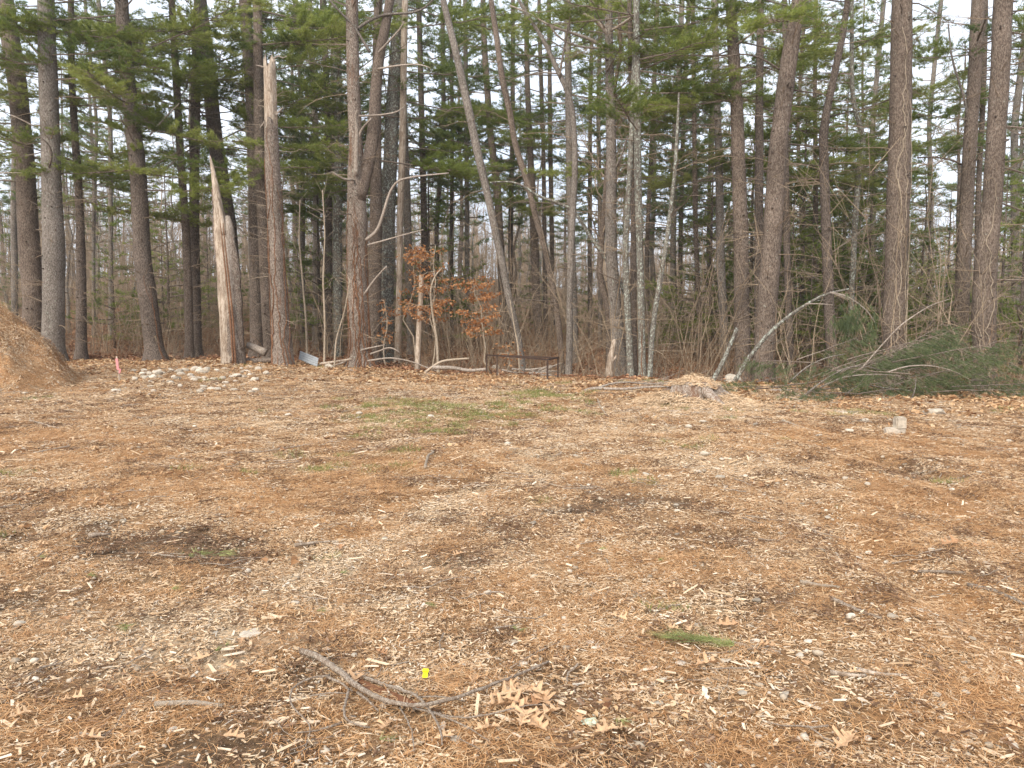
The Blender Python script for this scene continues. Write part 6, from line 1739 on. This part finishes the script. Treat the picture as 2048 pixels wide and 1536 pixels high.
oleaf(1612, 1340, .06, 80, 'small rusty leaf right of the rusty oak leaf', None, 5)
for i in range(110):
    px = gs.uniform(10, 2040); py = 800 + 700 * gs.uniform() ** 1.8
    oleaf(px, py, gs.uniform(.05, .1), gs.uniform(0, 360), 'small dry brown leaf scattered on the mulch', 'small dry leaves scattered over the clearing', i)
# lichen flake
p = on_ground(1180, 1450)
b = MB(); v = ICO2 * np.array([.034, .022, .006]) * (1 + .25 * gs.normal(0, 1, (len(ICO2), 1))); b.add(v, ICO2F)
o = b.obj('lichen_flake', M['lichen_flake']); o.location = p + np.array([0, 0, .014]); o.rotation_euler = (.1, .1, .5); tag(o, 'pale green lichen flake beside a green needle tuft at the bottom', 'lichen')

# yellow plastic tag: headed plate, tapered, with a hole
p = on_ground(851, 1360)
T = thing('plastic_tag', 'small bright yellow plastic tag lying above the forked fallen branch', 'plastic tag', p + np.array([0, 0, .026]), None, -.05)
T.rotation_euler = (math.radians(35), 0, -.05); s_ = .0021 * .95
import bmesh as _b
def plate(outline, z0, z1, mat, name, parent, bev=.0006):
    bm = _b.new(); vs = [bm.verts.new((x * s_, y * s_, z0)) for x, y in outline]; f = bm.faces.new(vs)
    r_ = _b.ops.extrude_face_region(bm, geom=[f]); 
    for v in r_['geom']:
        if isinstance(v, _b.types.BMVert): v.co.z = z1
    _b.ops.recalc_face_normals(bm, faces=bm.faces)
    _b.ops.bevel(bm, geom=list(bm.edges), offset=bev, segments=1, affect='EDGES')
    me = bpy.data.meshes.new(name); bm.to_mesh(me); bm.free(); me.materials.append(mat); return link(name, me, parent)
plate([(-5, -9), (5, -9), (6, -7), (5, 4), (-5, 4), (-6, -7)], 0, .005, M['yellow_plastic'], 'body', T)
plate([(-7, 4.3), (6.5, 4.3), (7, 9), (5, 10.5), (-6, 10.5), (-7.5, 9)], -.001, .010, M['yellow_plastic'], 'head', T)
v, f = ICO1, ICO1F
b = MB(); b.tube([(0, -2 * s_, .004), (0, -2 * s_, .0065)], [.0016, .0016], 8); b.obj('stud', flat_mat('olive_dot', (.45, .42, .02)), T)

# single larger wood chips near the camera, one object each
CM = []
for i in range(14):
    gg = np.random.default_rng(1500 + i)
    n0 = 6; t = np.linspace(-.5, .5, n0); w = .11 * (1 - (2 * np.abs(t)) ** 3 * .7) * gg.uniform(.75, 1.2, n0)
    V = []
    for k_ in range(n0):
        bnd = gg.normal(0, .015)
        for sy, sz in ((-1, 0), (1, 0), (1, 1), (-1, 1)): V.append((t[k_] + gg.normal(0, .01), sy * w[k_] * gg.uniform(.8, 1.1) + bnd, sz * gg.uniform(.03, .06)))
    Q = []
    for k_ in range(n0 - 1):
        a = k_ * 4
        for j in range(4): Q.append([a + j, a + (j + 1) % 4, a + 4 + (j + 1) % 4, a + 4 + j])
    Q += [[0, 3, 2, 1], [(n0 - 1) * 4 + j for j in range(4)]]
    b = MB(); b.add(V, None, Q, 0, gg.uniform(.55, 1.0)); CM.append(b.mesh('wood_chip', M['chips']))
gc = np.random.default_rng(18)
for i in range(150):
    px = gc.uniform(0, 2048); py = 1000 + 520 * gc.uniform() ** .8
    p = on_ground(px, py)
    if zones(np.array([p[0]]), np.array([p[1]]))[0][0] > .6: continue
    L = gc.uniform(.035, .095)
    o = link('wood_chip', CM[i % 14], None, None, (p[0], p[1], p[2] + .012), (gc.normal(0, .15), gc.normal(0, .12), gc.uniform(0, 3.14)), (L, L * gc.uniform(.7, 1.6), L))
    tag(o, 'larger pale wood chip lying loose in the foreground mulch', 'wood chip', 'larger wood chips in the foreground')


# ------------------------------------------------------------------ thin haze volume added to lift the darks like a veil of glare
hb = MB()
x0, x1, y0, y1, z0, z1 = -450, 450, -20, 640, -8, 45
hb.add([(x, y, z) for z in (z0, z1) for x, y in ((x0, y0), (x1, y0), (x1, y1), (x0, y1))], None, [[0, 3, 2, 1], [4, 5, 6, 7], [0, 1, 5, 4], [1, 2, 6, 5], [2, 3, 7, 6], [3, 0, 4, 7]])
hm = bpy.data.materials.new('haze'); hm.use_nodes = True; hm.node_tree.nodes.clear()
ho = hm.node_tree.nodes.new('ShaderNodeOutputMaterial'); hv = hm.node_tree.nodes.new('ShaderNodeVolumePrincipled')
hv.inputs['Color'].default_value = (.95, .95, .94, 1); hv.inputs['Density'].default_value = 0.0006; hv.inputs['Anisotropy'].default_value = 0.2
hm.node_tree.links.new(hv.outputs[0], ho.inputs['Volume'])
o = hb.obj('haze', hm, kind='stuff'); tag(o, 'thin pale haze volume added to lift the dark tones of the wood', 'haze')
